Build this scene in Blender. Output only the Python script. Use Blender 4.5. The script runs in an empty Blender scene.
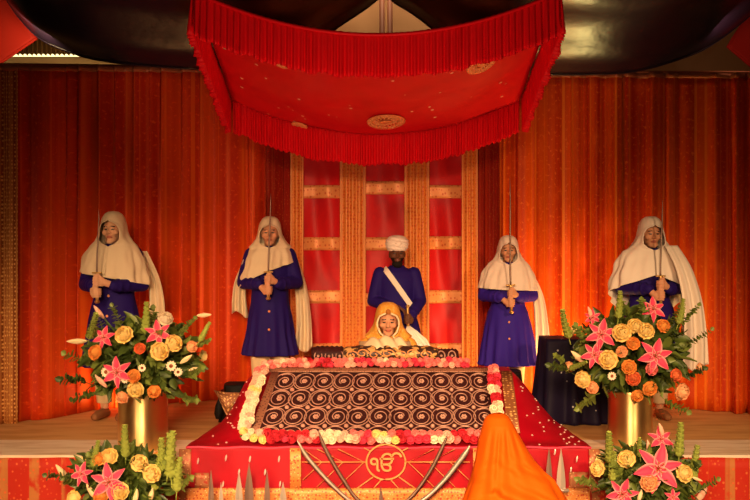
import bpy, bmesh, math, random
from mathutils import Vector, Matrix, noise
R = random.Random(7)
PI = math.pi
scn = bpy.context.scene
COL = scn.collection
CZ = 1.38                                   # camera height above the stage top (stage top is z = 0)
GZ = -0.45                                  # ground in front of the stage

def P(px, py, Y):
    return Vector(((px-375)/1000*Y, Y, CZ+(250-py)/1000*Y))

def lerp(a, b, t): return a+(b-a)*t
def interp(tab, x):
    if x <= tab[0][0]: return tab[0][1]
    for (a, va), (b, vb) in zip(tab, tab[1:]):
        if x <= b:
            t = (x-a)/(b-a) if b > a else 0
            return va+(vb-va)*t
    return tab[-1][1]
def sm(t):
    t = max(0, min(1, t)); return t*t*(3-2*t)

# ------------------------------------------------------------------ materials
M = {}
def mat(name, col, rough=.7, metal=0, **k):
    m = bpy.data.materials.new(name); m.use_nodes = True
    nt = m.node_tree; b = nt.nodes['Principled BSDF']
    b.inputs['Base Color'].default_value = (*col, 1)
    b.inputs['Roughness'].default_value = rough
    b.inputs['Metallic'].default_value = metal
    if rough > .45 and not metal: b.inputs['Specular IOR Level'].default_value = .15
    if 'sheen' in k: b.inputs['Sheen Weight'].default_value = k['sheen']*.15; b.inputs['Sheen Tint'].default_value = (*col, 1); b.inputs['Sheen Roughness'].default_value = .4
    if 'sss' in k: b.inputs['Subsurface Weight'].default_value = k['sss']; b.inputs['Subsurface Scale'].default_value = .01
    if 'spec' in k: b.inputs['Specular IOR Level'].default_value = k['spec']
    if 'aniso' in k: b.inputs['Anisotropic'].default_value = k['aniso']; b.inputs['Anisotropic Rotation'].default_value = k.get('arot', 0)
    if 'emit' in k:
        b.inputs['Emission Color'].default_value = (*k['emit'], 1); b.inputs['Emission Strength'].default_value = k.get('es', 1)
    L = nt.links
    def N(t, **kw):
        n = nt.nodes.new(t)
        for a, v in kw.items(): setattr(n, a, v)
        return n
    tc = N('ShaderNodeTexCoord')
    co = tc.outputs['UV'] if k.get('uv') else tc.outputs['Object']
    cur = None
    def mix(fac, c2, cprev):
        n = N('ShaderNodeMix', data_type='RGBA')
        L.new(fac, n.inputs[0])
        if isinstance(cprev, tuple): n.inputs[6].default_value = (*cprev, 1)
        else: L.new(cprev, n.inputs[6])
        n.inputs[7].default_value = (*c2, 1)
        return n.outputs[2]
    def ramp(sock, lo, hi):
        n = N('ShaderNodeMapRange'); n.interpolation_type = 'SMOOTHSTEP'
        L.new(sock, n.inputs[0]); n.inputs[1].default_value = lo; n.inputs[2].default_value = hi
        return n.outputs[0]
    def scaled(s):
        n = N('ShaderNodeMapping'); L.new(co, n.inputs[0]); n.inputs['Scale'].default_value = s
        return n.outputs[0]
    cur = col
    for op in k.get('ops', []):
        if op[0] == 'stripe':                # ('stripe', scale, colour, lo, hi): threads along v
            w = N('ShaderNodeTexNoise'); w.noise_dimensions = '1D'
            sx = N('ShaderNodeSeparateXYZ'); L.new(co, sx.inputs[0]); L.new(sx.outputs[0], w.inputs['W'])
            w.inputs['Scale'].default_value = op[1]; w.inputs['Detail'].default_value = 2
            cur = mix(ramp(w.outputs[0], op[3], op[4]), op[2], cur)
        elif op[0] == 'noise':
            w = N('ShaderNodeTexNoise'); L.new(scaled(op[1]), w.inputs[0]); w.inputs['Scale'].default_value = 1
            w.inputs['Detail'].default_value = 3
            cur = mix(ramp(w.outputs[0], op[3], op[4]), op[2], cur)
        elif op[0] == 'dots':                # voronoi dots
            w = N('ShaderNodeTexVoronoi'); L.new(scaled(op[1]), w.inputs[0]); w.inputs['Scale'].default_value = 1
            w.inputs['Randomness'].default_value = op[5] if len(op) > 5 else .8
            cur = mix(ramp(w.outputs['Distance'], op[4], op[3]), op[2], cur)
        elif op[0] == 'bands':               # regular stripes along u: ('bands', period, colour, duty)
            w = N('ShaderNodeTexWave'); w.wave_type = 'BANDS'; w.bands_direction = op[4] if len(op) > 4 else 'X'
            L.new(co, w.inputs[0]); w.inputs['Scale'].default_value = PI/10/op[1]
            cur = mix(ramp(w.outputs[1], 1-op[3]-.08, 1-op[3]+.08), op[2], cur)
        elif op[0] == 'edge':                # uv x distance from the middle of a petal
            sx = N('ShaderNodeSeparateXYZ'); L.new(co, sx.inputs[0])
            a = N('ShaderNodeMath', operation='SUBTRACT'); L.new(sx.outputs[0], a.inputs[0]); a.inputs[1].default_value = .5
            c = N('ShaderNodeMath', operation='ABSOLUTE'); L.new(a.outputs[0], c.inputs[0])
            cur = mix(ramp(c.outputs[0], op[1], op[2]), op[3], cur)
    if not isinstance(cur, tuple): L.new(cur, b.inputs['Base Color'])
    if 'bump' in k:
        sc, st = k['bump']
        w = N('ShaderNodeTexNoise'); L.new(scaled((sc, sc, sc)), w.inputs[0]); w.inputs['Scale'].default_value = 1
        bp = N('ShaderNodeBump'); bp.inputs['Strength'].default_value = st; bp.inputs['Distance'].default_value = .01
        L.new(w.outputs[0], bp.inputs['Height']); L.new(bp.outputs[0], b.inputs['Normal'])
    M[name] = m
    return m

mat('brocade', (.64, .07, .007), .5, uv=1, sheen=.2, ops=[('stripe', 8, (.5, .028, .005), .35, .65), ('stripe', 24, (.72, .11, .012), .55, .75), ('noise', (38, 30, 1), (.72, .085, .012), .56, .7), ('noise', (7, 4, 1), (.68, .06, .008), .5, .8)])
mat('brocade_orange', (.7, .095, .006), .5, uv=1, sheen=.2, ops=[('stripe', 8, (.52, .03, .005), .38, .7), ('stripe', 22, (.84, .2, .016), .52, .75), ('noise', (38, 30, 1), (.8, .16, .02), .56, .7), ('noise', (7, 4, 1), (.76, .12, .012), .5, .8)])
mat('brocade_dark', (.3, .014, .005), .6, uv=1, ops=[('stripe', 14, (.42, .03, .008), .45, .7), ('dots', (60, 45, 1), (.4, .06, .015), .2, .36, .8)])  # darker red than the other brocades
mat('gold_curtain', (.5, .2, .05), .5, uv=1, ops=[('stripe', 40, (.25, .06, .015), .45, .6), ('dots', (50, 30, 1), (.8, .42, .12), .2, .35, .3)])
mat('satin_red', (.66, .01, .014), .5, uv=1, sheen=.3, spec=.3, bump=(9, .1), ops=[('noise', (5, 3, 1), (.5, .008, .016), .45, .7)])
mat('gold_brocade', (.78, .24, .04), .45, .1, uv=1, ops=[('dots', (30, 30, 1), (.66, .11, .018), .2, .42, .35), ('dots', (80, 80, 1), (.9, .46, .13), .15, .3, .8)])
mat('gold_band', (.9, .36, .12), .45, .15, uv=1, ops=[('dots', (34, 34, 1), (.7, .14, .04), .2, .4, .5)])
mat('canopy_red', (.74, .004, .012), .42, uv=1, sheen=.2, ops=[('noise', (3, 3, 1), (.66, .003, .01), .4, .7), ('dots', (8, 8, 1), (.95, .62, .38), .09, .12, 1)])
mat('frill_red', (.74, .005, .012), .5, uv=1, sheen=.25, ops=[('noise', (20, 3, 1), (.64, .004, .01), .4, .7)])
mat('gold_thread', (.92, .38, .13), .5, .05)
mat('pale_thread', (.56, .31, .24), .45, .2)
mat('silver_sequin', (.9, .78, .7), .3, .4)
mat('cloth_red', (.4, .003, .014), .5, sheen=.25, bump=(20, .12), ops=[('noise', (5, 5, 5), (.34, .002, .011), .4, .7)])
mat('fringe_gold', (.72, .27, .06), .5, .15, uv=1, ops=[('dots', (45, 45, 1), (.5, .06, .02), .25, .4, .5), ('dots', (80, 60, 1), (.95, .62, .3), .2, .3, .8)])
mat('net_gold', (.4, .15, .06), .5, .2, uv=1, ops=[('dots', (60, 60, 1), (.85, .5, .25), .22, .34, .7), ('noise', (30, 30, 1), (.45, .03, .02), .5, .65)])
mat('black_brocade', (.04, .01, .012), .55, uv=1, sheen=.2, ops=[('noise', (60, 60, 1), (.07, .02, .02), .5, .7)])
mat('border_gold', (.34, .15, .09), .5, .2, uv=1, ops=[('dots', (60, 60, 1), (.12, .03, .02), .25, .4, .5)])
mat('border_strip', (.3, .11, .04), .5, .2, uv=1, ops=[('dots', (40, 40, 1), (.85, .5, .18), .25, .38, .4)])
mat('book_gold', (.05, .02, .014), .5, .1, uv=1, ops=[('noise', (16, 24, 1), (.72, .42, .14), .5, .56)])
mat('cream_cloth', (.9, .74, .48), .7)
mat('navy_velvet', (.012, .008, .03), .6, sheen=.3, ops=[('dots', (11, 11, 11), (.6, .6, .6), .06, .1, .8)])
mat('black_cloth', (.008, .007, .007), .6)
mat('navy_satin', (.010, .006, .018), .3, bump=(9, .3))
mat('ceiling_red', (.42, .02, .012), .6)
mat('carpet', (.7, .4, .15), .9, ops=[('noise', (2, 9, 2), (.58, .3, .1), .4, .65)], bump=(160, .25))
mat('stage_edge', (.86, .7, .54), .8, ops=[('noise', (3, 12, 3), (.7, .5, .33), .4, .7)])
mat('stage_wood', (.08, .04, .02), .7)
mat('skirt', (.5, .026, .012), .6, uv=1, ops=[('stripe', 9, (.5, .18, .05), .55, .62), ('dots', (34, 30, 1), (.68, .14, .04), .15, .36, .8), ('noise', (14, 9, 1), (.5, .03, .012), .5, .7)])
mat('ground', (.16, .04, .02), .9, ops=[('noise', (8, 8, 8), (.1, .03, .02), .4, .6)])
mat('tent_wall', (.62, .4, .2), .8, ops=[('noise', (2, 2, 2), (.5, .3, .14), .4, .7)])
mat('roof_sheet', (.3, .16, .05), .6)
mat('daylight', (1, .85, .5), .5, emit=(1, .78, .36), es=2.2)
mat('pole', (.14, .06, .035), .5)
mat('rail', (.35, .12, .05), .5, .3)
mat('brass', (.98, .7, .3), .4, 1.0, aniso=.85, arot=.25)
mat('steel', (.72, .64, .56), .32, .6)
mat('dark_steel', (.3, .2, .16), .4, .5)
mat('hilt', (.6, .36, .12), .35, .8)
mat('robe_blue', (.016, .006, .13), .7, sheen=.15, bump=(60, .1))
mat('robe_violet', (.035, .014, .3), .7, sheen=.15, bump=(60, .1))
mat('scarf_cream', (.74, .6, .42), .8, sheen=.2, bump=(40, .12))
mat('scarf_white', (.86, .76, .66), .8, sheen=.2, bump=(40, .12))
mat('scarf_pink', (.82, .68, .58), .8, sheen=.2, bump=(40, .12))
mat('gold_scarf', (.8, .36, .05), .6, ops=[('noise', (60, 60, 60), (.85, .5, .14), .5, .65)])
mat('saffron', (.88, .14, .003), .75, sheen=.3, bump=(90, .12), ops=[('noise', (3, 3, 3), (.84, .125, .003), .4, .7)])
mat('trousers', (.72, .56, .34), .8)
mat('skin', (.64, .31, .18), .5, sss=.05)
mat('skin_fair', (.72, .4, .25), .5, sss=.05)
mat('skin_dark', (.13, .05, .026), .5)
mat('eye', (.02, .012, .01), .3)
mat('lips', (.45, .12, .08), .45)
mat('lips_dark', (.16, .05, .035), .45)
mat('beard', (.012, .009, .008), .8)
mat('shoe', (.28, .12, .05), .6)
mat('whisk_hair', (.9, .85, .76), .8)
mat('leaf_dark', (.05, .085, .015), .45, ops=[('noise', (9, 9, 9), (.1, .15, .025), .45, .65)])
mat('leaf_mid', (.17, .23, .04), .45)
mat('leaf_light', (.34, .42, .08), .5)
mat('stem', (.12, .2, .04), .5)
mat('rose_yellow', (.97, .76, .3), .6); mat('rose_cream', (.95, .82, .64), .6)
mat('rose_orange', (.9, .4, .09), .6); mat('rose_peach', (.95, .52, .26), .6); mat('rose_coral', (.85, .22, .08), .6)
mat('rose_pink', (.85, .26, .25), .6); mat('rose_red', (.62, .03, .05), .6); mat('rose_hot', (.75, .06, .12), .6); mat('rose_blush', (.92, .56, .45), .6)
mat('lily_pink', (.72, .05, .13), .5, uv=1, ops=[('edge', .25, .55, (.92, .45, .42))])
mat('lily_bud', (.95, .72, .42), .5); mat('bud_pink', (.9, .5, .36), .5)
mat('stamen', (.4, .14, .03), .7)
mat('daisy', (.92, .74, .55), .6); mat('daisy_eye', (.3, .08, .03), .7)

# ------------------------------------------------------------------ object helpers
def tag(o, label, cat, group=None):
    o['label'] = label; o['category'] = cat
    if group: o['group'] = group
    return o
def thing(name, label, cat, loc=(0, 0, 0), rz=0, group=None, scale=1):
    o = bpy.data.objects.new(name, None); COL.objects.link(o)
    o.location = loc; o.rotation_euler = (0, 0, rz); o.scale = (scale,)*3; o.empty_display_size = .1
    return tag(o, label, cat, group)
def obj(name, me, m=None, parent=None, smooth=True):
    if isinstance(me, bmesh.types.BMesh):
        b = me; me = bpy.data.meshes.new(name); bmesh.ops.recalc_face_normals(b, faces=b.faces); b.to_mesh(me); b.free()
    if m:
        for q in (m if isinstance(m, (list, tuple)) else [m]): me.materials.append(M[q])
    if smooth: me.polygons.foreach_set('use_smooth', [True]*len(me.polygons))
    o = bpy.data.objects.new(name, me); COL.objects.link(o)
    if parent: o.parent = parent
    return o
def struct(name, me, m, smooth=False):
    o = obj(name, me, m, None, smooth); o['kind'] = 'structure'; return o
def solid(o, t, off=0):
    s = o.modifiers.new('thickness', 'SOLIDIFY'); s.thickness = t; s.offset = off; return o
def sheet(nu, nv, f, uvs=(1, 1)):
    """grid mesh, f(u,v) -> point; uv in metres by uvs"""
    me = bpy.data.meshes.new('sheet')
    vs = [f(i/nu, j/nv) for j in range(nv+1) for i in range(nu+1)]
    w = nu+1
    fs = [(j*w+i, j*w+i+1, (j+1)*w+i+1, (j+1)*w+i) for j in range(nv) for i in range(nu)]
    me.from_pydata([tuple(v) for v in vs], [], fs)
    uv = me.uv_layers.new(name='UVMap')
    for p in me.polygons:
        for li in p.loop_indices:
            vi = me.loops[li].vertex_index
            uv.data[li].uv = ((vi % w)/nu*uvs[0], (vi//w)/nv*uvs[1])
    return me
def box(bm, c, s, rot=None):
    mtx = Matrix.Translation(Vector(c))
    if rot: mtx = mtx @ rot
    bmesh.ops.create_cube(bm, size=1, matrix=mtx @ Matrix.Diagonal((*s, 1)))
def ell(bm, c, r, seg=16, rot=None):
    mtx = Matrix.Translation(Vector(c))
    if rot: mtx = mtx @ rot
    bmesh.ops.create_uvsphere(bm, u_segments=seg, v_segments=max(6, seg*2//3), radius=1, matrix=mtx @ Matrix.Diagonal((*r, 1)))
def tube(bm, pts, rad, seg=8, cap=True):
    """tube along points, radius a number or list"""
    pts = [Vector(p) for p in pts]; n = len(pts)
    rs = rad if isinstance(rad, (list, tuple)) else [rad]*n
    rings = []; up = None
    for i, p in enumerate(pts):
        d = (pts[min(i+1, n-1)]-pts[max(i-1, 0)]).normalized()
        if up is None: up = Vector((0, 0, 1)) if abs(d.z) < .9 else Vector((1, 0, 0))
        a = d.cross(up)
        if a.length < 1e-5: a = d.orthogonal()
        a.normalize(); b = d.cross(a).normalized(); up = -b if False else up
        rings.append([bm.verts.new(p+(a*math.cos(2*PI*k/seg)+b*math.sin(2*PI*k/seg))*rs[i]) for k in range(seg)])
    for A, B in zip(rings, rings[1:]):
        for k in range(seg): bm.faces.new((A[k], A[(k+1) % seg], B[(k+1) % seg], B[k]))
    if cap: bm.faces.new(rings[0][::-1]); bm.faces.new(rings[-1])
def capsule(bm, p0, r0, p1, r1, seg=12):
    p0 = Vector(p0); p1 = Vector(p1); n = 6
    d = (p1-p0); L = d.length; d = d/max(L, 1e-6)
    pts = []; rs = []
    for k in range(5):
        a = PI/2*k/4; pts.append(p0-d*r0*math.cos(a)); rs.append(max(.0004, r0*math.sin(a)))
    for k in range(1, n): pts.append(p0.lerp(p1, k/n)); rs.append(lerp(r0, r1, k/n))
    for k in range(5):
        a = PI/2*k/4; pts.append(p1+d*r1*math.sin(a)); rs.append(max(.0004, r1*math.cos(a)))
    tube(bm, pts, rs, seg)
def chain(bm, pts, seg=12):
    for (a, ra), (b, rb) in zip(pts, pts[1:]): capsule(bm, a, ra, b, rb, seg)
def loft(bm, rings, seg=48, fn=None):
    """rings: (z, rx, ry, cx, cy); closed with caps"""
    rr = []
    for (z, rx, ry, cx, cy) in rings:
        v = []
        for k in range(seg):
            a = 2*PI*k/seg; q = fn(a, z) if fn else 1
            v.append(bm.verts.new((cx+rx*q*math.sin(a), cy-ry*q*math.cos(a), z)))
        rr.append(v)
    for A, B in zip(rr, rr[1:]):
        for k in range(seg): bm.faces.new((A[k], A[(k+1) % seg], B[(k+1) % seg], B[k]))
    bm.faces.new(rr[0][::-1]); bm.faces.new(rr[-1])
def baked(bm, mods):
    """mesh after modifiers"""
    bmesh.ops.recalc_face_normals(bm, faces=bm.faces)
    me = bpy.data.meshes.new('tmp'); bm.to_mesh(me); bm.free()
    o = bpy.data.objects.new('tmp', me); COL.objects.link(o)
    for t, kw in mods:
        m = o.modifiers.new(t, t)
        for a, v in kw.items(): setattr(m, a, v)
    dg = bpy.context.evaluated_depsgraph_get(); dg.update()
    r = bpy.data.meshes.new_from_object(o.evaluated_get(dg))
    bpy.data.objects.remove(o); bpy.data.meshes.remove(me)
    return r
def fuse(bm, vox, it=2):
    return baked(bm, [('REMESH', dict(mode='VOXEL', voxel_size=vox)), ('SMOOTH', dict(iterations=it, factor=.5))])

def catmull(pts, n=40):
    out = []; L = len(pts)-1
    for k in range(n+1):
        t = k/n*L; i = min(int(t), L-1); t -= i
        p = [Vector(pts[max(0, min(L, i+j))]) for j in (-1, 0, 1, 2)]
        out.append(.5*((2*p[1])+(p[2]-p[0])*t+(2*p[0]-5*p[1]+4*p[2]-p[3])*t*t+(-p[0]+3*p[1]-3*p[2]+p[3])*t**3))
    return out

# ------------------------------------------------------------------ setting
bm = bmesh.new(); box(bm, (0, 5.5, GZ-.05), (14, 12, .1)); struct('floor', bm, 'ground')
bm = bmesh.new(); box(bm, (0, 8.62, -.22), (8, 3.78, .42)); box(bm, (0, 8.62, -.005), (8, 3.78, .0099)); struct('stage_platform', bm, 'carpet')
bm = bmesh.new(); box(bm, (0, 6.995, -.001), (8, .53, .006)); box(bm, (0, 6.727, -.01), (8, .012, .024)); struct('trim_stage_edge', bm, 'stage_edge')
bm = bmesh.new(); box(bm, (0, 10.7, 2.2), (12, .1, 5.4)); struct('wall_back', bm, 'tent_wall')
def f(u, v):
    return Vector((lerp(-4, 4, u), 6.70-.012*math.sin(u*150)*(.3+.7*v)-.006*math.sin(u*71), lerp(-.012, GZ+.005, v)))
o = solid(obj('stage_skirt', sheet(500, 6, f, (8, .44)), 'skirt'), .006)
tag(o, 'red and gold patterned cloth skirt hanging along the front edge of the stage', 'stage skirt')

# glowing strip standing in for the daylight gap under the corrugated eave, upper left, and tent pole
bm = bmesh.new(); box(bm, (P(55, 0, 10.3).x, 10.3, P(0, 53.5, 10.3).z), (1.6, .02, .06)); struct('daylight_slit_1', bm, 'daylight')
def f(u, v):
    x = lerp(P(-30, 0, 10.2).x, P(150, 0, 10.2).x, u)
    return Vector((x, 10.2+.03*math.sin(u*2*PI*39), lerp(P(0, 20, 10.2).z, P(0, 53.6, 10.2).z-.02*abs(math.sin(u*PI*39)), v)))
o = solid(obj('roof_eave', sheet(400, 6, f), 'roof_sheet'), .008); o['kind'] = 'structure'; o.name = 'trim_eave'
for x in (382, 390):
    bm = bmesh.new(); q = P(x, 0, 10.1); tube(bm, [(q.x, 10.1, 0), (q.x, 10.1, 4.6)], .028, 16)
    o = obj('tent_pole', bm, 'pole')
    tag(o, 'dark upright tent pole above the canopy, %s of the pair' % ('left' if x < 386 else 'right'), 'pole', 'tent poles')
    bm = bmesh.new(); tube(bm, [(q.x, 10.1, 4.25), (q.x, 10.1, 4.3)], .036, 16); obj('collar', bm, 'rail', o)

# ------------------------------------------------------------------ backdrop curtains
PATH = [(-60, 425), (20, 421), (50, 419), (90, 411), (150, 404.5), (220, 399), (262, 396.5), (292, 395), (340, 394), (430, 394), (478, 394.5), (540, 398), (610, 404), (680, 409), (750, 415), (800, 420)]
def ground_pt(px, dy=0):
    Y = 1380/(interp(PATH, px)-250)+dy
    return Vector(((px-375)/1000*Y, Y, 0))
def topz(px, Y): return CZ+(250-interp([(0, 66), (375, 70), (535, 73), (760, 74)], px))/1000*Y
def curtain(name, x0, x1, m, label, folds, amp=.035, dy=0, tdy=0, par=None, seed=1, zt=None):
    rr = random.Random(seed); ph = [rr.uniform(0, 6.28) for _ in range(4)]
    A = ground_pt(x0, dy); B = ground_pt(x1, dy); W = (B-A).length
    n = max(24, int(folds*14))
    def f(u, v):
        px = lerp(x0, x1, u); g = ground_pt(px, dy); z1 = zt or topz(px, g.y)
        k = u*folds*2*PI+1.3*math.sin(u*folds*1.7+ph[1])
        a = amp*(.55+.45*math.sin(u*9+ph[2]))*(.75+.35*(1-v))
        d = a*math.sin(k+ph[0]+.35*math.sin(v*3+u*5))+.3*a*math.sin(2.3*k+ph[3])
        return Vector((g.x+.4*d, g.y+d-.03, lerp(.004, z1, v)))
    o = solid(obj(name, sheet(n, 26, f, (W, 3)), m), .005)
    tag(o, label, 'curtain')
    # hem and top header as parts
    def fh(u, v):
        p = f(u, .985+.015*v); p.y -= .006; return p
    solid(obj('header', sheet(n, 2, fh, (W, .05)), 'rail', o), .012)
    return o
curtain('gold_curtain', -30, 19, 'gold_curtain', 'narrow dull gold curtain at the far left edge of the backdrop', 4, .02, -.1, seed=3)
curtain('brocade_curtain', 17, 140, 'brocade', 'red brocade curtain behind the leftmost person, beside the gold curtain', 8, .06, 0, seed=4)
curtain('brocade_curtain', 134, 266, 'brocade', 'red brocade curtain between the two people on the left', 8, .055, -.04, seed=5)
curtain('dark_curtain', 262, 293, 'brocade_dark', 'narrow darker red curtain just left of the gold and red panels', 4, .03, .1, seed=6)
curtain('dark_curtain', 475, 502, 'brocade_dark', 'narrow darker red curtain just right of the gold and red panels', 3, .03, .1, seed=7)
curtain('brocade_curtain', 498, 621, 'brocade_orange', 'orange red brocade curtain behind the navy draped stand', 7, .055, -.03, seed=8)
curtain('brocade_curtain', 621, 790, 'brocade_orange', 'orange brocade curtain behind the rightmost person and flowers', 8, .06, .05, seed=9)
def rail(x0, x1, label):
    bm = bmesh.new(); pts = []
    for k in range(13):
        px = lerp(x0, x1, k/12); g = ground_pt(px, .06); pts.append((g.x, g.y, topz(px, g.y)+.012))
    tube(bm, pts, .014, 10)
    o = tag(obj('curtain_rail', bm, 'rail'), label, 'rail')
    for k in (0, -1):
        bm = bmesh.new(); ell(bm, pts[k], (.024, .024, .024)); obj('finial', bm, 'rail', o)
rail(-30, 258, 'thin curtain rail along the top of the left curtains')
rail(506, 614, 'thin curtain rail above the curtain beside the right edge of the canopy')
rail(628, 785, 'thin curtain rail above the far right curtain')

# centre backdrop: red satin panels with gold bands between gold pillars of cloth
def pillar(x0, x1, label):
    A = P(x0, 250, 9.56); B = P(x1, 250, 9.56); w = B.x-A.x
    def f(u, v): return Vector((lerp(A.x, B.x, u), 9.5-.016*math.sin(u*PI)-.008*math.cos(u*2*PI*max(2, round(w/.06))), lerp(.004, 2.95, v)))
    o = solid(obj('gold_drape', sheet(36, 12, f, (w, 2.95)), 'gold_brocade'), .006); tag(o, label, 'drape', 'gold drapes behind the throne')
    for e in (0, 1):
        def fe(u, v): return f(lerp(.02, .1, u) if e == 0 else lerp(.9, .98, u), v)+Vector((0, -.008, 0))
        solid(obj('edging', sheet(3, 12, fe, (.02, 2.95)), 'gold_thread', o), .004)
pillar(291, 304, 'narrow gold drape left of the left red satin panel')
pillar(340, 366, 'wide gold drape between the left and middle red satin panels')
pillar(404, 429, 'wide gold drape behind the white turbaned man, right of middle panel')
pillar(461, 477, 'narrow gold drape right of the right red satin panel')
def panel(x0, x1, bands, label, seed):
    rr = random.Random(seed); A = P(x0-2, 250, 9.62); B = P(x1+2, 250, 9.62); w = B.x-A.x; ph = rr.uniform(0, 6)
    def f(u, v):
        d = .02*math.sin(u*PI*3+ph+1.2*v)*math.sin(v*7+ph)+.018*math.sin(u*5+v*11+ph)+.012*noise.noise(Vector((u*3, v*9, seed)))
        return Vector((lerp(A.x, B.x, u), 9.6+d, lerp(.004, 2.95, v)))
    o = solid(obj('satin_panel', sheet(24, 90, f, (w, 2.95)), 'satin_red'), .005); tag(o, label, 'panel', 'red satin panels behind the throne')
    for py in bands:
        za = CZ+(250-py+6.5)/1000*9.6; zb = CZ+(250-py-6.5)/1000*9.6
        def fb(u, v):
            p = f(u, lerp(zb, za, v)/2.95); p.y -= .012; return p
        solid(obj('gold_band', sheet(24, 4, fb, (w, .1)), 'gold_band', o), .006)
panel(303, 341, (192, 244, 297, 350), 'left red satin panel with gold bands, beside the second person', 1)
panel(365, 405, (188, 244, 300, 350), 'middle red satin panel with gold bands, behind the turbaned man', 2)
panel(428, 462, (192, 243, 297, 350), 'right red satin panel with gold bands, on the right side', 3)

# ------------------------------------------------------------------ ceiling drapes
def swag(name, curve, m, label, Yb, Yf, zf, seed, kx=.95, cat='ceiling drape'):
    n = 80
    pts = []
    L = len(curve)-1
    def c(u):
        t = u*L; i = min(int(t), L-1); t -= i
        p = [Vector((*curve[max(0, min(L, i+k))], 0)) for k in (-1, 0, 1, 2)]
        return .5*((2*p[1])+(p[2]-p[0])*t+(2*p[0]-5*p[1]+4*p[2]-p[3])*t*t+(-p[0]+3*p[1]-3*p[2]+p[3])*t**3)
    def f(u, v):
        q = c(u); b = P(q.x, q.y, Yb); tpt = Vector((b.x*kx, Yf, max(zf, b.z+.4)))
        p = b.lerp(tpt, v); p.z -= .12*math.sin(v*PI)
        p.z += .03*math.sin(v*17+u*3+seed)*(v > 0.02)*sm(v*6); p.y += .02*math.sin(u*30+v*6+seed)*sm(v*4)
        return p
    o = solid(obj(name, sheet(n, 40, f, (3, 2)), m), .012); tag(o, label, cat)
    bm = bmesh.new(); tube(bm, [f(k/n, 0) for k in range(n+1)], .012, 8); obj('hem', bm, m, o)
    return o
swag('ceiling_drape', [(-25, -60), (-8, -25), (8, 1), (20, 18), (40, 38), (68, 51), (100, 60), (160, 66.5), (215, 68), (285, 58), (345, 22), (376, 0), (400, -25)], 'navy_satin', 'dark swag of ceiling cloth to the left of the red canopy', 8.75, 6.9, 4.3, 1)
swag('ceiling_drape', [(365, -25), (392, 0), (418, 17), (470, 55), (530, 72), (590, 74), (640, 70), (690, 55), (715, 42), (738, 25), (760, 5), (790, -30)], 'navy_satin', 'dark glossy swag of ceiling cloth to the right of the red canopy', 8.75, 6.9, 4.3, 2)
def redcorner(pts, Y0, Y1, z1, label):
    def f(u, v):
        a = P(*lerp2(pts[0], pts[1], u), Y0); b = P(*lerp2(pts[3], pts[2], u), Y0+.1)
        p = a.lerp(b, v); p.y += .02*math.sin(v*8+u*3)+Y1*v
        return p
    o = solid(obj('red_ceiling_drape', sheet(20, 20, f, (1, 1)), 'ceiling_red'), .012); tag(o, label, 'ceiling drape')
    bm = bmesh.new(); tube(bm, [f(k/20, 0) for k in range(21)], .014, 8); obj('hem', bm, 'ceiling_red', o)
def lerp2(a, b, t): return (lerp(a[0], b[0], t), lerp(a[1], b[1], t))
redcorner([(-80, 115), (37, 38), (8, -30), (-80, -60)], 9.15, 0, 0, 'red ceiling cloth in the upper left corner above the curtains')
redcorner([(727, 46), (830, 130), (830, -60), (762, -10)], 9.15, 0, 0, 'red ceiling cloth in the upper right corner above the curtains')

# ------------------------------------------------------------------ canopy
CX, CW, Y0, Y1 = .01, 1.235, 6.8, 8.6
def can(u, v):           # u -1..1, v 0..1
    return Vector((CX+u*CW, lerp(Y0, Y1, v), lerp(3.13, 2.67, v)-(lerp(.29, .29, v)+.03*math.sin(v*PI))*(1-u*u)))
cp = thing('canopy', 'red square cloth canopy with gathered frills hanging over the throne', 'canopy', (CX, 7.7, 0))
def loc(p, o=cp): return p-o.location
def f(u, v):
    p = can(u*2-1, v); p.z += .012*noise.noise(Vector((u*5, v*5, 2)))*2; return loc(p)
solid(obj('canopy_cloth', sheet(60, 40, f, (2.5, 1.8)), 'canopy_red', cp), .006)
def frill(edge, n, out, seed, h=.3):
    rr = random.Random(seed); L = sum((edge((k+1)/40)-edge(k/40)).length for k in range(40))
    np = int(L/.046); ph = [rr.uniform(-1, 1) for _ in range(np+2)]
    N = np*9
    def f(u, v):
        p = edge(u).copy(); k = u*np; i = int(k); t = lerp(ph[i], ph[i+1], k-i)
        a = (.006+.016*v)*(1+.5*t)
        p += out*(a*math.sin(k*2*PI+t)+.02*v)
        p.z += .012-v*(h+.014*t)-.006*math.sin(k*2*PI)*v
        return loc(p)
    o = solid(obj('frill', sheet(N, 9, f, (L, .3)), 'frill_red', cp), .004)
    bm = bmesh.new(); tube(bm, [loc(edge(k/40))+Vector(out)*.012+Vector((0, 0, -.004)) for k in range(41)], .012, 8); obj('piping', bm, 'frill_red', o)
frill(lambda t: can(t*2-1, 0)+Vector((0, -.02, 0)), 0, Vector((0, -1, 0)), 1, .31)
frill(lambda t: can(t*2-1, 1)+Vector((0, .02, 0)), 0, Vector((0, 1, 0)), 2, .28)
frill(lambda t: can(-1, t)+Vector((-.02, 0, 0)), 0, Vector((-1, 0, 0)), 3, .29)
frill(lambda t: can(1, t)+Vector((.02, 0, 0)), 0, Vector((1, 0, 0)), 4, .29)
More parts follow.
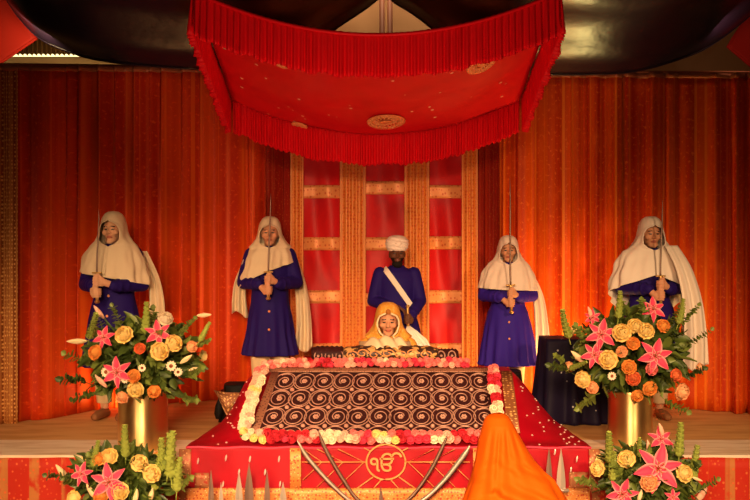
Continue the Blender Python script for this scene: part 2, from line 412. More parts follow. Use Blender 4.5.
def medallion(u, v, ru, rv, seed):
    bm = bmesh.new()
    c = lambda a, b: loc(can(a, b))+Vector((0, 0, -.012))
    for k in (1, .7, .35):
        tube(bm, [c(u+ru*k*math.cos(t*2*PI/24), v+rv*k*math.sin(t*2*PI/24)) for t in range(25)], .006, 6)
    for t in range(16):
        a = t*2*PI/16
        for k0, k1 in ((.36, .68), (.72, .98)):
            tube(bm, [c(u+ru*k0*math.cos(a), v+rv*k0*math.sin(a)), c(u+ru*k1*math.cos(a+.3), v+rv*k1*math.sin(a+.3))], .007, 6)
    ell(bm, c(u, v), (ru*.45, rv*.9, .008), 16)
    for t in range(24):
        a = t*2*PI/24; ell(bm, c(u+ru*.85*math.cos(a), v+rv*.85*math.sin(a)), (.018, .018, .008), 8)
    obj('medallion', bm, 'gold_thread', cp)
def can_uv(px, py):      # nearest canopy parameter seen at a pixel
    best = None
    for j in range(61):
        for i in range(61):
            u = -1+i/30; v = j/60; p = can(u, v)
            x = 375+p.x/p.y*1000; y = 250-(p.z-CZ)/p.y*1000
            d = (x-px)**2+(y-py)**2
            if best is None or d < best[0]: best = (d, u, v)
    return best[1:]
for (px, py, ru, rv) in ((387, 121, .125, .09), (483, 63, .085, .07), (282, 62, .05, .04), (299, 124, .05, .035)):
    u, v = can_uv(px, py); medallion(u, v, ru, rv, 1)
for sx in (-1, 1):
    for v in (0, 1):
        p = loc(can(sx, v)); bm = bmesh.new(); tube(bm, [p, p+Vector((sx*.25, 0, 4.6-p.z))], .005, 6); obj('cord', bm, 'pole', cp)

# ------------------------------------------------------------------ flowers
def petal(bm, uvl, base, d, up, L, W, cup, curl, n=5, m=0, rnd=False):
    """petal from base along d, normal up"""
    d = d.normalized(); s = d.cross(up).normalized(); up = s.cross(d).normalized(); rows = []
    for j in range(n+1):
        t = j/n; w = W*math.sqrt(max(.02, 1-max(0, (t-.45)/.56)**2.6))*(.55+.45*min(1, t/.45)) if rnd else W*(math.sin(PI*min(.97, .12+.86*t))**.8)
        p = base+d*(L*t)+up*(-curl*L*t*t)
        rows.append([(bm.verts.new(p+s*(w*k)+up*(cup*W*k*k)), (.5+.5*k, t)) for k in (-1, -.5, 0, .5, 1)])
    for A, B in zip(rows, rows[1:]):
        for k in range(4):
            q = (A[k], A[k+1], B[k+1], B[k])
            fc = bm.faces.new([x[0] for x in q]); fc.material_index = m; fc.smooth = True
            for lp, x in zip(fc.loops, q): lp[uvl].uv = x[1]
def mk(bm, name):
    me = bpy.data.meshes.new(name); bm.to_mesh(me); bm.free(); return me
def rose_mesh(r=1, lite=False):
    """rose looking along -Y, radius r"""
    bm = bmesh.new(); uvl = bm.loops.layers.uv.new('UVMap'); rr = random.Random(3)
    F = Vector((0, -1, 0))
    # (count, start radius, depth of the petal base, tilt of the petal towards the viewer, length, half width, inward curl)
    layers = ((5, .42, .1, .45, .62, .62, -.1), (5, .5, -.02, .95, .72, .58, -.42), (5, .36, -.1, 1.15, .74, .48, -.5), (4, .2, -.2, 1.3, .7, .36, -.5), (3, .09, -.25, 1.4, .68, .22, -.5)) if not lite else ((5, .42, .05, .5, .6, .6, -.1), (5, .42, -.05, 1.0, .74, .5, -.45), (3, .16, -.2, 1.3, .7, .3, -.5))
    for li, (n, r0, yb, tilt, L, W, curl) in enumerate(layers):
        for k in range(n):
            a = 2*PI*k/n+li*.7+rr.uniform(-.1, .1)
            rad = Vector((math.cos(a), 0, math.sin(a)))
            d = (rad*math.cos(tilt)+F*math.sin(tilt)); up = (F*math.cos(tilt)-rad*math.sin(tilt))
            petal(bm, uvl, (rad*r0+Vector((0, yb, 0)))*r, d, up, L*r, W*r, .3, curl*.6, 5, 0, True)
    ell(bm, (0, -.1*r, 0), (.62*r, .45*r, .62*r), 12)
    return mk(bm, 'rose')
def lily_mesh():
    bm = bmesh.new(); uvl = bm.loops.layers.uv.new('UVMap'); F = Vector((0, -1, 0))
    for k in range(6):
        a = 2*PI*k/6+.5; rad = Vector((math.cos(a), 0, math.sin(a))); t = .5 if k % 2 else .42
        petal(bm, uvl, F*.05, rad*math.cos(t)+F*math.sin(t), F*math.cos(t)-rad*math.sin(t), 1.05, .3 if k % 2 else .24, .35, .42, 7)
    return mk(bm, 'lily')
def stamen_mesh():
    bm = bmesh.new()
    for k in range(6):
        a = 2*PI*k/6; r = Vector((math.cos(a), 0, math.sin(a)))
        tube(bm, [Vector((0, -.1, 0)), r*.1+Vector((0, -.4, 0)), r*.22+Vector((0, -.6, 0))], .015, 5)
        ell(bm, r*.22+Vector((0, -.6, 0)), (.05, .03, .03), 6)
    return mk(bm, 'stamens')
def bud_mesh():
    bm = bmesh.new(); loft(bm, [(-1, .05, .05, 0, 0), (-.8, .16, .16, 0, 0), (-.4, .26, .26, 0, 0), (0, .29, .29, .02, 0), (.45, .22, .22, .04, 0), (.8, .12, .12, .03, 0), (1, .03, .03, 0, 0)], 12, lambda a, z: 1+.12*math.cos(3*a))
    return mk(bm, 'bud')
def daisy_mesh():
    bm = bmesh.new(); uvl = bm.loops.layers.uv.new('UVMap'); F = Vector((0, -1, 0))
    for k in range(11):
        a = 2*PI*k/11; r = Vector((math.cos(a), 0, math.sin(a))); petal(bm, uvl, r*.25, r*.95+F*.3, F*.95-r*.3, .75, .26, .2, .2, 4)
    n0 = len(bm.faces)
    ell(bm, (0, -.06, 0), (.36, .2, .36), 12)
    bm.faces.ensure_lookup_table()
    for i in range(n0, len(bm.faces)): bm.faces[i].material_index = 1
    return mk(bm, 'daisy')
def sprig_mesh(seed, n=9, L=1, lw=.1, ll=.26, wild=.4):
    bm = bmesh.new(); uvl = bm.loops.layers.uv.new('UVMap'); rr = random.Random(seed)
    pts = [Vector((.08*math.sin(t*3+seed), .06*math.cos(t*2+seed)-.06, t*L)) for t in [k/10 for k in range(11)]]
    tube(bm, pts, [.014*(1-.6*k/10) for k in range(11)], 5)
    for i in range(n):
        t = .25+.75*i/(n-1); p = pts[min(10, int(t*10))]
        for sd in ((-1, 1) if i < n-1 else (0,)):
            a = rr.uniform(0, 6.28)*wild+(0 if sd >= 0 else PI)
            d = Vector((math.cos(a), math.sin(a), rr.uniform(.4, .9))) if sd else Vector((0, 0, 1))
            u = Vector((-d.x*.5, -d.y*.5, 1)) if sd else Vector((0, -1, 0))
            petal(bm, uvl, p, d, u, ll*rr.uniform(.8, 1.2)*(1.1-.4*t), lw*rr.uniform(.8, 1.2), .3, .25, 4)
    return mk(bm, 'sprig')
def bells_mesh(seed):
    bm = bmesh.new(); uvl = bm.loops.layers.uv.new('UVMap'); rr = random.Random(seed)
    pts = [Vector((.03*math.sin(t*4+seed), 0, t)) for t in [k/12 for k in range(13)]]
    tube(bm, pts, .014, 6)
    for i in range(13):
        t = .18+.82*i/12; p = pts[min(12, int(t*12))].copy(); p.z = t
        s = .2*(.95-.5*t)*(1+.12*(i % 2))
        for k in range(5):
            a = k*2*PI/5+i*.63; r = Vector((math.cos(a), math.sin(a), .35)).normalized()
            c = p+r*s*.6
            petal(bm, uvl, p+r*.01, r+Vector((0, 0, .2)), Vector((-r.x, -r.y, .8)), s*1.0, s*.55, .5, -.2, 3, 0, True)
    return mk(bm, 'flower_spike')
def foliage_mesh(rx, ry, rz, n, seed, L=.11, W=.032):
    bm = bmesh.new(); uvl = bm.loops.layers.uv.new('UVMap'); rr = random.Random(seed)
    for i in range(n):
        d = Vector((rr.gauss(0, 1), rr.gauss(0, 1), rr.gauss(0, 1))).normalized(); q = rr.uniform(.35, 1)
        p = Vector((d.x*rx*q, d.y*ry*q, d.z*rz*q))
        dd = (d+Vector((rr.gauss(0, .5), rr.gauss(0, .5), rr.gauss(0, .5)))).normalized()
        petal(bm, uvl, p, dd, Vector((rr.gauss(0, 1), rr.gauss(0, 1), rr.gauss(0, 1)+.6)), L*rr.uniform(.6, 1.3), W*rr.uniform(.7, 1.3), .3, .3, 3, 0 if rr.random() < .75 else 1)
    tube(bm, [(0, 0, -rz*1.1), (0, 0, rz*.4)], .02, 6)
    return mk(bm, 'foliage')
ROSE = rose_mesh(); ROSEL = rose_mesh(1, True); LILY = lily_mesh(); STAM = stamen_mesh(); STAM.materials.append(M['stamen']); LILY.materials.append(M['lily_pink'])
BUD = bud_mesh(); DAISY = daisy_mesh(); DAISY.materials.append(M['daisy']); DAISY.materials.append(M['daisy_eye'])
SPR = [sprig_mesh(k) for k in range(3)]; EUC = [sprig_mesh(10+k, 11, 1, .075, .16, .25) for k in range(2)]; BEL = [bells_mesh(k) for k in range(3)]
CACHE = {}
def withmat(me, m):
    k = (me.name, m)
    if k not in CACHE:
        c = me.copy(); c.materials.clear(); c.materials.append(M[m]); CACHE[k] = c
        c.polygons.foreach_set('use_smooth', [True]*len(c.polygons))
    return CACHE[k]
def put(name, me, parent, p, s, rot=(0, 0, 0)):
    o = bpy.data.objects.new(name, me); COL.objects.link(o); o.parent = parent
    o.location = p; o.scale = (s,)*3 if not isinstance(s, tuple) else s; o.rotation_euler = rot; return o
def aim(d, roll=0):
    """rotation taking -Y to d"""
    return (d.to_track_quat('-Y', 'Z').to_matrix() @ Matrix.Rotation(roll, 3, 'Y')).to_euler()

def arrangement(label, base, yc, r, items, vase, foliage_scale, seed, sprigs, bells, bot=1):
    """base: foot point; yc: height of the ball centre above foot; r=(rx,ry,rz)"""
    rr = random.Random(seed)
    t = thing('flower_arrangement', label, 'flower arrangement', base, 0)
    vr, vh = vase
    bm = bmesh.new()
    prof = [(0, .9), (.012, .97), (.03, 1), (.5*vh, 1), (vh-.02, 1), (vh-.008, 1.03), (vh, 1.02), (vh, .97), (vh-.03, .95), (.03, .93)]
    rings = []
    for z, q in prof: rings.append([bm.verts.new((vr*q*math.cos(2*PI*k/48), vr*q*math.sin(2*PI*k/48), z)) for k in range(48)])
    for A, B in zip(rings, rings[1:]):
        for k in range(48): bm.faces.new((A[k], A[(k+1) % 48], B[(k+1) % 48], B[k]))
    bm.faces.new(rings[0][::-1]); bm.faces.new(rings[-1])
    v = obj('vase', bm, 'brass', t)
    C = Vector((0, 0, yc))
    fo = foliage_mesh(r[0]*.8, r[1]*.8, r[2]*.82, 760, seed, .11*foliage_scale, .03*foliage_scale)
    fo.materials.append(M['leaf_dark']); fo.materials.append(M['leaf_mid'])
    put('foliage', fo, t, C, 1)
    bm = bmesh.new()
    for k in range(14):
        a = rr.uniform(0, 6.28); q = rr.uniform(.1, .7)*vr
        tube(bm, [(q*math.cos(a), q*math.sin(a), .06), (q*math.cos(a)*1.5, q*math.sin(a)*1.5, vh+.05), (q*math.cos(a)*3, q*math.sin(a)*3, yc)], .006, 5)
    obj('stems', bm, 'stem', t)
    for (kind, c, px, py, s) in items:
        # solve the point on the front of the ball seen at the pixel
        Y = base[1]
        for _ in range(6):
            p = P(px, py, Y)-Vector(base)-C
            e = (p.x/r[0])**2+(p.z/r[2])**2
            Y = base[1]-r[1]*math.sqrt(max(.04, 1-e))
        p = P(px, py, Y)-Vector(base)
        d = Vector(((p.x)/r[0]**2, (p.y)/r[1]**2*1.3-1.2, (p.z-C.z)/r[2]**2+.6)).normalized()
        d = Vector((p.x*1.1/r[0], -1.1, (p.z-C.z)/r[2]*.6+.25)).normalized()
        if kind == 'rose': put('rose', withmat(ROSE, c), t, p, s*1.2, aim(d, rr.uniform(0, 6)))
        elif kind == 'lily':
            o = put('lily', LILY, t, p, s, aim((d+Vector((0, -.5, 0))).normalized(), rr.uniform(-.3, .3)))
            put('stamens', STAM, o, (0, 0, 0), 1)
        elif kind == 'daisy': put('daisy', DAISY, t, p, s, aim((d+Vector((0, -.6, 0))).normalized()))
        elif kind == 'bud':
            o = put('lily_bud', withmat(BUD, c[0]), t, p, s, (0, 0, 0))
            dd = Vector((math.cos(math.radians(c[1])), -.25, math.sin(math.radians(c[1]))))
            o.rotation_euler = dd.to_track_quat('Z', 'Y').to_euler()
            bm = bmesh.new(); a = p-dd.normalized()*s*.9
            tube(bm, [a, a.lerp(C*.7+Vector((0, 0, yc*.2)), .3)+Vector((0, 0, .01)), C.lerp(a, .3)], .005, 5); obj('stem', bm, 'stem', t)
    for (px, py, h, lean, kind) in sprigs:
        p = P(px, py, base[1]-.1)-Vector(base); me = {'s': SPR, 'e': EUC}[kind][rr.randrange(2)]
        put('leaf_sprig', withmat(me, rr.choice(['leaf_mid', 'leaf_mid', 'leaf_dark']) if kind == 's' else 'leaf_mid'), t, p, h*.85, (rr.uniform(.1, .5), math.radians(lean), rr.uniform(-.3, .3)))
    for (px, py, h, lean) in bells:
        p = P(px, py, base[1]-r[1]*.6)-Vector(base)
        put('flower_spike', withmat(BEL[rr.randrange(3)], 'leaf_light'), t, p, h*1.2, (rr.uniform(0, .15), math.radians(lean), rr.uniform(0, 3)))
    for k in range(16):        # sprigs on every side, the back included
        a = 2*PI*k/16+rr.uniform(-.2, .2); el = rr.uniform(-.2, .9)
        d = Vector((math.cos(a)*math.cos(el), math.sin(a)*math.cos(el), math.sin(el)))
        p = C+Vector((d.x*r[0]*.5, d.y*r[1]*.5, d.z*r[2]*.5))
        o = put('leaf_sprig', withmat(SPR[k % 3], 'leaf_mid' if k % 2 else 'leaf_dark'), t, p, r[2]*.55); o.rotation_euler = d.to_track_quat('Z', 'Y').to_euler()
    for k in range(5):
        a = PI/2+(k-2)*.5; el = .5*math.sin(k*2.1)
        d = Vector((math.cos(a)*math.cos(el), math.sin(a)*math.cos(el), math.sin(el)))
        put('rose', withmat(ROSE, ('rose_yellow', 'rose_orange')[k % 2]), t, C+Vector((d.x*r[0], d.y*r[1], d.z*r[2])), .045, aim(d))
    return t
Ye, Cr, Or, Pe, Co = 'rose_yellow', 'rose_cream', 'rose_orange', 'rose_peach', 'rose_coral'
arrangement('tall brass vase of yellow roses and pink lilies on the left of the stage', (P(143, 0, 6.95).x, 6.95, .003), .62, (.44, .36, .3), [
    ('rose', Ye, 125, 336, .058), ('rose', Ye, 159, 352, .058), ('rose', Ye, 173, 344, .055), ('rose', Cr, 165, 320, .05), ('rose', Ye, 136, 389, .052),
    ('rose', Or, 97, 353, .048), ('rose', Co, 140, 349, .036), ('rose', Or, 134, 376, .042), ('rose', Or, 154, 391, .042), ('rose', Pe, 123, 397, .04), ('rose', Pe, 191, 347, .038),
    ('lily', 0, 105, 338, .075), ('lily', 0, 118, 372, .095), ('lily', 0, 158, 334, .085), ('daisy', 0, 106, 372, .036), ('daisy', 0, 125, 379, .03), ('daisy', 0, 171, 366, .036), ('daisy', 0, 142, 368, .026), ('daisy', 0, 178, 372, .03),
    ('bud', ('bud_pink', 125), 99, 312, .06), ('bud', ('lily_bud', 180), 77, 341, .07), ('bud', ('lily_bud', 5), 204, 315, .055), ('bud', ('lily_bud', 35), 186, 359, .055), ('bud', ('bud_pink', 130), 101, 381, .06), ('bud', ('lily_bud', 20), 193, 369, .035)],
    (.17, .4), 1, 11, [(110, 345, .24, -25, 'e'), (95, 370, .26, -60, 's'), (180, 340, .24, 30, 'e'), (150, 335, .22, 5, 's'), (185, 375, .22, 70, 's'), (92, 385, .26, -75, 's'), (120, 330, .2, -10, 's'), (195, 350, .2, 55, 'e'), (100, 395, .22, -100, 's'), (180, 395, .2, 100, 's')],
    [(88, 345, .2, -30), (144, 340, .2, 3), (196, 345, .14, 35)])
arrangement('tall brass vase of yellow roses and pink lilies on the right of the stage', (P(630, 0, 7.0).x, 7.0, .003), .66, (.44, .36, .33), [
    ('rose', Ye, 622, 334, .06), ('rose', Ye, 635, 327, .05), ('rose', Ye, 645, 332, .055), ('rose', Ye, 609, 360, .06), ('rose', Ye, 584, 379, .055), ('rose', Pe, 679, 391, .058), ('rose', Pe, 698, 368, .034),
    ('rose', Or, 662, 327, .046), ('rose', Or, 633, 344, .042), ('rose', Or, 629, 367, .046), ('rose', Co, 633, 378, .046), ('rose', Or, 649, 388, .048), ('rose', Pe, 593, 387, .042), ('rose', Or, 637, 395, .04), ('rose', Co, 674, 375, .042), ('rose', Pe, 570, 367, .036), ('rose', Pe, 622, 352, .036), ('rose', 'rose_pink', 651, 369, .04),
    ('lily', 0, 602, 335, .1), ('lily', 0, 595, 355, .085), ('lily', 0, 654, 356, .11), ('lily', 0, 652, 310, .085), ('lily', 0, 593, 318, .055),
    ('bud', ('lily_bud', 140), 578, 357, .07), ('bud', ('bud_pink', 110), 590, 313, .05), ('daisy', 0, 612, 376, .03), ('daisy', 0, 622, 350, .03)],
    (.152, .4), 1, 12, [(680, 330, .26, 25, 'e'), (685, 350, .26, 45, 'e'), (668, 335, .24, 12, 'e'), (585, 350, .24, -30, 's'), (575, 375, .24, -70, 's'), (620, 325, .22, -5, 's'), (660, 395, .24, 120, 's'), (600, 395, .24, -110, 's'), (680, 375, .2, 70, 's'), (565, 365, .16, -50, 's'), (640, 320, .2, 5, 's')],
    [(570, 345, .2, -18), (618, 325, .18, -3), (566, 372, .13, -60), (676, 330, .17, 14)])
arrangement('low bowl of lilies, roses and green spikes on the ground, front left', (P(125, 0, 6.25).x, 6.25, GZ), .40, (.36, .26, .2), [
    ('rose', Ye, 110, 458, .052), ('rose', Ye, 139, 464, .05), ('rose', Ye, 151, 474, .052), ('rose', Ye, 120, 491, .052), ('rose', Ye, 77, 498, .05), ('rose', Or, 100, 460, .04), ('rose', Or, 102, 496, .046),
    ('lily', 0, 110, 482, .105), ('lily', 0, 83, 474, .07), ('bud', ('lily_bud', 125), 63, 473, .07), ('bud', ('lily_bud', 80), 136, 497, .055), ('bud', ('lily_bud', 75), 151, 496, .055), ('bud', ('lily_bud', 120), 92, 492, .06)],
    (.17, .24), .9, 13, [(75, 480, .2, -70, 's'), (150, 480, .2, 40, 's'), (100, 480, .2, -20, 's'), (170, 490, .2, 60, 's'), (135, 480, .18, 5, 's'), (90, 490, .2, -60, 's')],
    [(93, 472, .15, -6), (125, 465, .19, 1), (160, 480, .2, 2), (167, 482, .24, 6), (172, 488, .26, 20), (155, 497, .16, 5), (176, 500, .2, 6)])
arrangement('low bowl of lilies, roses and green spikes on the ground, front right', (P(648, 0, 6.25).x, 6.25, GZ), .40, (.34, .26, .2), [
    ('lily', 0, 657, 469, .135), ('lily', 0, 660, 440, .075), ('lily', 0, 623, 494, .09), ('lily', 0, 672, 497, .05), ('rose', Ye, 599, 469, .046), ('rose', Ye, 627, 460, .052), ('rose', Ye, 682, 474, .052), ('rose', Pe, 649, 483, .05),
    ('bud', ('bud_pink', 60), 701, 495, .07), ('bud', ('bud_pink', 100), 648, 447, .05), ('bud', ('lily_bud', -20), 697, 479, .035), ('bud', ('bud_pink', 110), 661, 430, .05), ('bud', ('lily_bud', 80), 640, 496, .045)],
    (.17, .24), .9, 14, [(620, 480, .2, -30, 's'), (680, 480, .2, 40, 's'), (645, 475, .2, 0, 's'), (600, 490, .2, -60, 's'), (690, 490, .2, 70, 's'), (665, 470, .18, 10, 's')],
    [(608, 470, .19, -4), (612, 488, .17, 5), (680, 465, .2, 2), (690, 485, .19, 15), (640, 462, .12, -4)])

# ------------------------------------------------------------------ throne: red cloth over the dais
TX = .06
XL, XR = -.90, 1.05
def prof(Y): return interp([(6.6, .08), (6.7, .088), (6.74, .1), (7.3, .455), (7.4, .475), (7.9, .475)], Y)
def red_z(X, Y):
    p = prof(Y)
    left = interp([(-1.26, 0), (-1.14, .10), (-1.04, .42), (-.96, .82), (-.88, 1)], X)
    right = interp([(1.02, 1), (1.10, .8), (1.2, .5), (1.3, .22), (1.39, .06), (1.43, 0)], X)
    k = left if X < 0 else right
    base = interp([(6.6, .08), (6.8, .075), (7.9, .02)], Y)
    z = base+(p-base)*k
    return z+.006*noise.noise(Vector((X*9, Y*5, 0)))
th = thing('throne_cloth', 'bright red embroidered cloth draped over the raised throne platform', 'draped cloth', (TX, 7.2, 0))
def L2(p): return Vector(p)-th.location
XA, XB = -1.245, 1.425
def f(u, v):
    if v < .3:                      # the hanging front
        t = v/.3; X = lerp(XA, XB, u)
        return L2((X, 6.6-.03*(1-t)+.010*math.sin(X*23)*(1-t), lerp(-.27, .07, t)))
    t = (v-.3)/.7; Y = lerp(6.6, 7.75, t); X = lerp(XA, XB, u)
    c = .08*sm(t)                   # the sides draw in towards the back
    X = X+c if X < 0 and u < .2 else (X-.04*sm(t) if u > .8 else X)
    return L2((X, Y, red_z(X, Y) if t > 0 else .08))
solid(obj('drape', sheet(120, 80, f, (2.67, 1.5)), 'cloth_red', th), .006)
FY = 6.562
bm = bmesh.new(); ell(bm, (0, 0, 0), (1, 1, 1), 8); SEQ = mk(bm, 'sequin'); SEQ.materials.append(M['silver_sequin'])
def front(px, py, Y=FY): return L2(P(px, py, Y))
def strip(name, x0, y0, x1, y1, m, Y=FY, n=30, parent=th, amp=0):
    def f(u, v): return front(lerp(x0, x1, u), lerp(y1, y0, v), Y)+Vector((0, amp*math.sin(u*60)*(1-v), 0))
    w = (x1-x0)*Y/1000; h = (y1-y0)*Y/1000
    return solid(obj(name, sheet(n, 3, f, (w, h)), m, parent), .006)
strip('fringe', 186, 488, 590, 506, 'fringe_gold', 6.545, 160, th, .008)
strip('gold_border', 290, 448, 301, 488, 'fringe_gold', 6.556)
strip('gold_border', 473, 448, 484, 488, 'fringe_gold', 6.556)
strip('corner_embroidery', 195, 473, 209, 490, 'net_gold', 6.556, 6)
strip('corner_embroidery', 569, 472, 588, 492, 'net_gold', 6.556, 6)
# pale slivers sewn on the hanging front and sequins on the top
for (px, py) in ((198, 461), (226, 458), (250, 459), (279, 459), (239, 472), (265, 472), (223, 484), (280, 484), (577, 459), (571, 470), (540, 470), (520, 461), (555, 452)):
    put('sequin', SEQ, th, front(px, py, 6.557), (.006, .004, .022), (0, .15, 0))
rr = random.Random(5)
for k in range(60):
    s = rr.choice((-1, 1)); X = rr.uniform(-1.2, -.93) if s < 0 else rr.uniform(1.05, 1.38); Y = rr.uniform(6.64, 7.4)
    if X < -1.15+.1*(Y-6.6): continue
    put('sequin', SEQ, th, L2((X, Y, red_z(X, Y)+.007)), (.008, .008, .005))
bm = bmesh.new()                       # seam cord along the front top edge
tube(bm, [L2((lerp(XA, XB, k/60), 6.59, .078+.004*math.sin(k*.9))) for k in range(61)], .008, 8); obj('piping', bm, 'rose_hot', th)
# gold net edge on the sides of the cloth
for x0, x1 in ((179, 191), (589, 600)):
    strip('gold_net_edge', x0, 449, x1, 504, 'net_gold', 6.58, 8, th, .004)
# emblem: circle with the sacred sign and rays
em = bmesh.new(); cx, cy, YE = 386, 462, 6.553
def ln(bm, pts, r=.0042): tube(bm, [front(x, y, YE) for x, y in pts], r, 6)
for rad in (19.5,): ln(em, [(cx+rad*math.cos(t*2*PI/40), cy+rad*.9*math.sin(t*2*PI/40)) for t in range(41)], .0065)
for s in (-1, 1):
    ln(em, [(cx+s*20, cy), (cx+s*84, cy)], .004)
    for k in (22, 43, 64):
        e_ = min(k+26, 83); ln(em, [(cx+s*e_, cy-13), (cx+s*k, cy), (cx+s*e_, cy+25 if k < 64 else cy+18)], .0038)
    ln(em, [(cx+s*13, cy+15), (cx+s*30, cy+27)], .0045); ln(em, [(cx+s*5, cy+18), (cx+s*13, cy+27)], .004)
    ln(em, [(cx+s*16, cy-11), (cx+s*22, cy-14)], .004)
emb = obj('emblem', em, 'gold_thread', th)
tc = bpy.data.curves.new('sign', 'FONT'); tc.body = '\u0a74'; tc.size = .19; tc.align_x = 'CENTER'; tc.align_y = 'CENTER'; tc.extrude = .003; tc.offset = .0012
to = bpy.data.objects.new('t', tc); COL.objects.link(to)
dg = bpy.context.evaluated_depsgraph_get(); dg.update()
tm = bpy.data.meshes.new_from_object(to.evaluated_get(dg)); bpy.data.objects.remove(to)
xs = [v.co.x for v in tm.vertices] or [0]; ys = [v.co.y for v in tm.vertices] or [0]
print('SIGN', len(tm.vertices), min(xs), max(xs), min(ys), max(ys))
w = max(xs)-min(xs) or 1; h = max(ys)-min(ys) or 1; k = min(.21/w, .19/h)
tm.transform(Matrix.Rotation(PI/2, 4, 'X') @ Matrix.Diagonal((k, k, 1, 1)) @ Matrix.Translation((-(max(xs)+min(xs))/2, -(max(ys)+min(ys))/2, 0)))
tm.materials.clear(); so = obj('sign', tm, 'gold_thread', emb, False); so.location = front(cx, cy, 6.552)

# rumala: black cloth with gold scrolls, on the slope
ru = thing('scroll_cloth', 'black cloth with pale gold spiral embroidery sloping down the throne front', 'embroidered cloth', (TX, 7.0, .12))
B0, B1 = P(249, 436, 6.73), P(499, 436, 6.73); T0, T1 = P(272, 372.5, 7.3), P(488, 372.5, 7.3)
def L3(p): return p-ru.location
def rs(s, t): return B0.lerp(B1, s).lerp(T0.lerp(T1, s), t)
nrm = (B1-B0).cross(T0-B0).normalized()
def f(u, v): return L3(rs(u, v)+nrm*.004*math.sin(u*40)*math.sin(v*9))
solid(obj('cloth', sheet(60, 24, f, (1.65, .68)), 'black_brocade', ru), .008)
em = bmesh.new(); W, Hh = 1.62, .674
def e(x, y): return L3(rs(x/W, y/Hh)+nrm*.009)
nx = 11; pxs = (W-.05)/nx
for j in range(4):
    yy = .565-j*.19
    for i in range(nx):
        xx = .05+(i+.5)*pxs; dirn = 1 if (i+j) % 2 else -1
        pts = []
        for q in range(26):
            t = q/25; a = dirn*t*2.6*PI+(.5 if j % 2 else 2.2); rad = lerp(.07, .026, t**1.3)
            pts.append((xx+rad*math.cos(a)*.96, yy+rad*math.sin(a)*1.2))
        pts = [p for p in pts if p[1] > .012]
        if len(pts) > 3:
            tube(em, [e(*p) for p in pts], .0038, 5)
            ring = [(xx+.078*math.cos(q*PI/14), yy+.091*math.sin(q*PI/14)) for q in range(29)]
            ring = [p for p in ring if p[1] > .012]
            tube(em, [e(*p) for p in ring], .0038, 5)
        if yy > .02:
            c = e(xx, yy)
            for q in range(6):
                a = q*PI/3; ell(em, e(xx+.013*math.cos(a), yy+.014*math.sin(a)), (.009, .006, .009), 6)
        if j < 3 and i < nx-1:
            ell(em, e(xx+pxs/2, yy-.095), (.016, .011, .016), 8)
obj('scroll_embroidery', em, 'pale_thread', ru)
def bstrip(name, a0, a1, b0, b1, m, w=(1, .05)):
    def f(u, v): return L3(a0.lerp(a1, u).lerp(b0.lerp(b1, u), v)+nrm*.012)
    return solid(obj(name, sheet(30, 3, f, w), m, ru), .006)
bstrip('top_border', rs(-.01, .985), rs(1.01, .985), rs(-.01, 1.06), rs(1.01, 1.06), 'border_gold', (1.6, .06))
bstrip('side_border', rs(.0, 0), rs(.035, 0), rs(.0, 1), rs(.035, 1), 'border_gold', (.05, .7))
bstrip('side_border', rs(1.035, .02), rs(1.085, .02), rs(1.06, 1), rs(1.11, 1), 'border_strip', (.07, .7))
bm = bmesh.new(); tube(bm, [L3(rs(1.0+.03*math.sin(k), k/20))+nrm*.008 for k in range(21)], .01, 6); obj('edge_cord', bm, 'black_brocade', ru)

# garlands: strings of small roses, each flower a part
def garland(label, pts, n, rows, spread, cols, seed, size=.032, face=Vector((0, -.8, .6))):
    rr = random.Random(seed); pts = [Vector(p) for p in pts]; mid = sum(pts, Vector())/len(pts)
    t = thing('flower_garland', label, 'garland', mid, 0)
    L = [0]
    for a, b in zip(pts, pts[1:]): L.append(L[-1]+(b-a).length)
    def at(s):
        s *= L[-1]
        for i in range(len(pts)-1):
            if s <= L[i+1]+1e-6: return pts[i].lerp(pts[i+1], (s-L[i])/(L[i+1]-L[i])), (pts[i+1]-pts[i]).normalized()
    bm = bmesh.new(); tube(bm, [at(k/40)[0]-mid for k in range(41)], .008, 6); obj('string', bm, 'stem', t)
    for r in range(rows):
        for k in range(n):
            p, d = at((k+.5+.4*(r % 2)*(k < n-1))/n); s = d.cross(face).normalized()
            p = p+s*((r-(rows-1)/2)*spread+rr.uniform(-.006, .006))+Vector((0, -rr.uniform(.012, .028), .012))
            g = int((k+.5)/n*len(cols))
            c = rr.choice(cols[g])
            dd = (face+Vector((rr.uniform(-.5, .5), rr.uniform(-.2, .2), rr.uniform(-.4, .4)))).normalized()
            put('flower', withmat(ROSEL, c), t, p-mid, size*rr.uniform(.85, 1.15), aim(dd, rr.uniform(0, 6)))
rp, rd, rh, rb, ry = 'rose_pink', 'rose_red', 'rose_hot', 'rose_blush', 'rose_cream'
garland('long pink, red and yellow flower garland along the bottom of the scroll cloth', [P(240, 436.5, 6.66), P(300, 439, 6.66), P(480, 438.5, 6.66), P(505, 437.5, 6.66)], 34, 2, .04, [[ry, rb, Ye], [rd, rp, rh], [rb, rd, rp], [ry, rb], [rp, rh, rb], [Ye, ry, rp], [rh, rd, rp], [ry, rp, rb], [rd, rp], [rh, rb]], 21, .036)
garland('pink and red flower garland along the top edge of the throne', [P(262, 367, 7.36), P(300, 364.5, 7.37), P(380, 364, 7.37), P(462, 364, 7.37), P(469, 365, 7.37)], 36, 2, .034, [[rb, rp, ry], [rp, rb], [rh, rp, rd], [rp, rb], [rh, rp], [rb, ry, rp], [rp, rh], [rb, rp], [rp, rh, rb]], 22, .029)
garland('cream and yellow flower garland down the left side of the scroll cloth', [P(263, 369, 7.30), P(258, 385, 7.12), P(250, 410, 6.9), P(246, 430, 6.71)], 15, 2, .045, [[rp, rb], [rb, ry], [ry, Ye, rb], [ry, ry, rb], [ry, Ye, ry], [ry, rb, ry]], 23, .038, Vector((-.3, -.7, .6)))
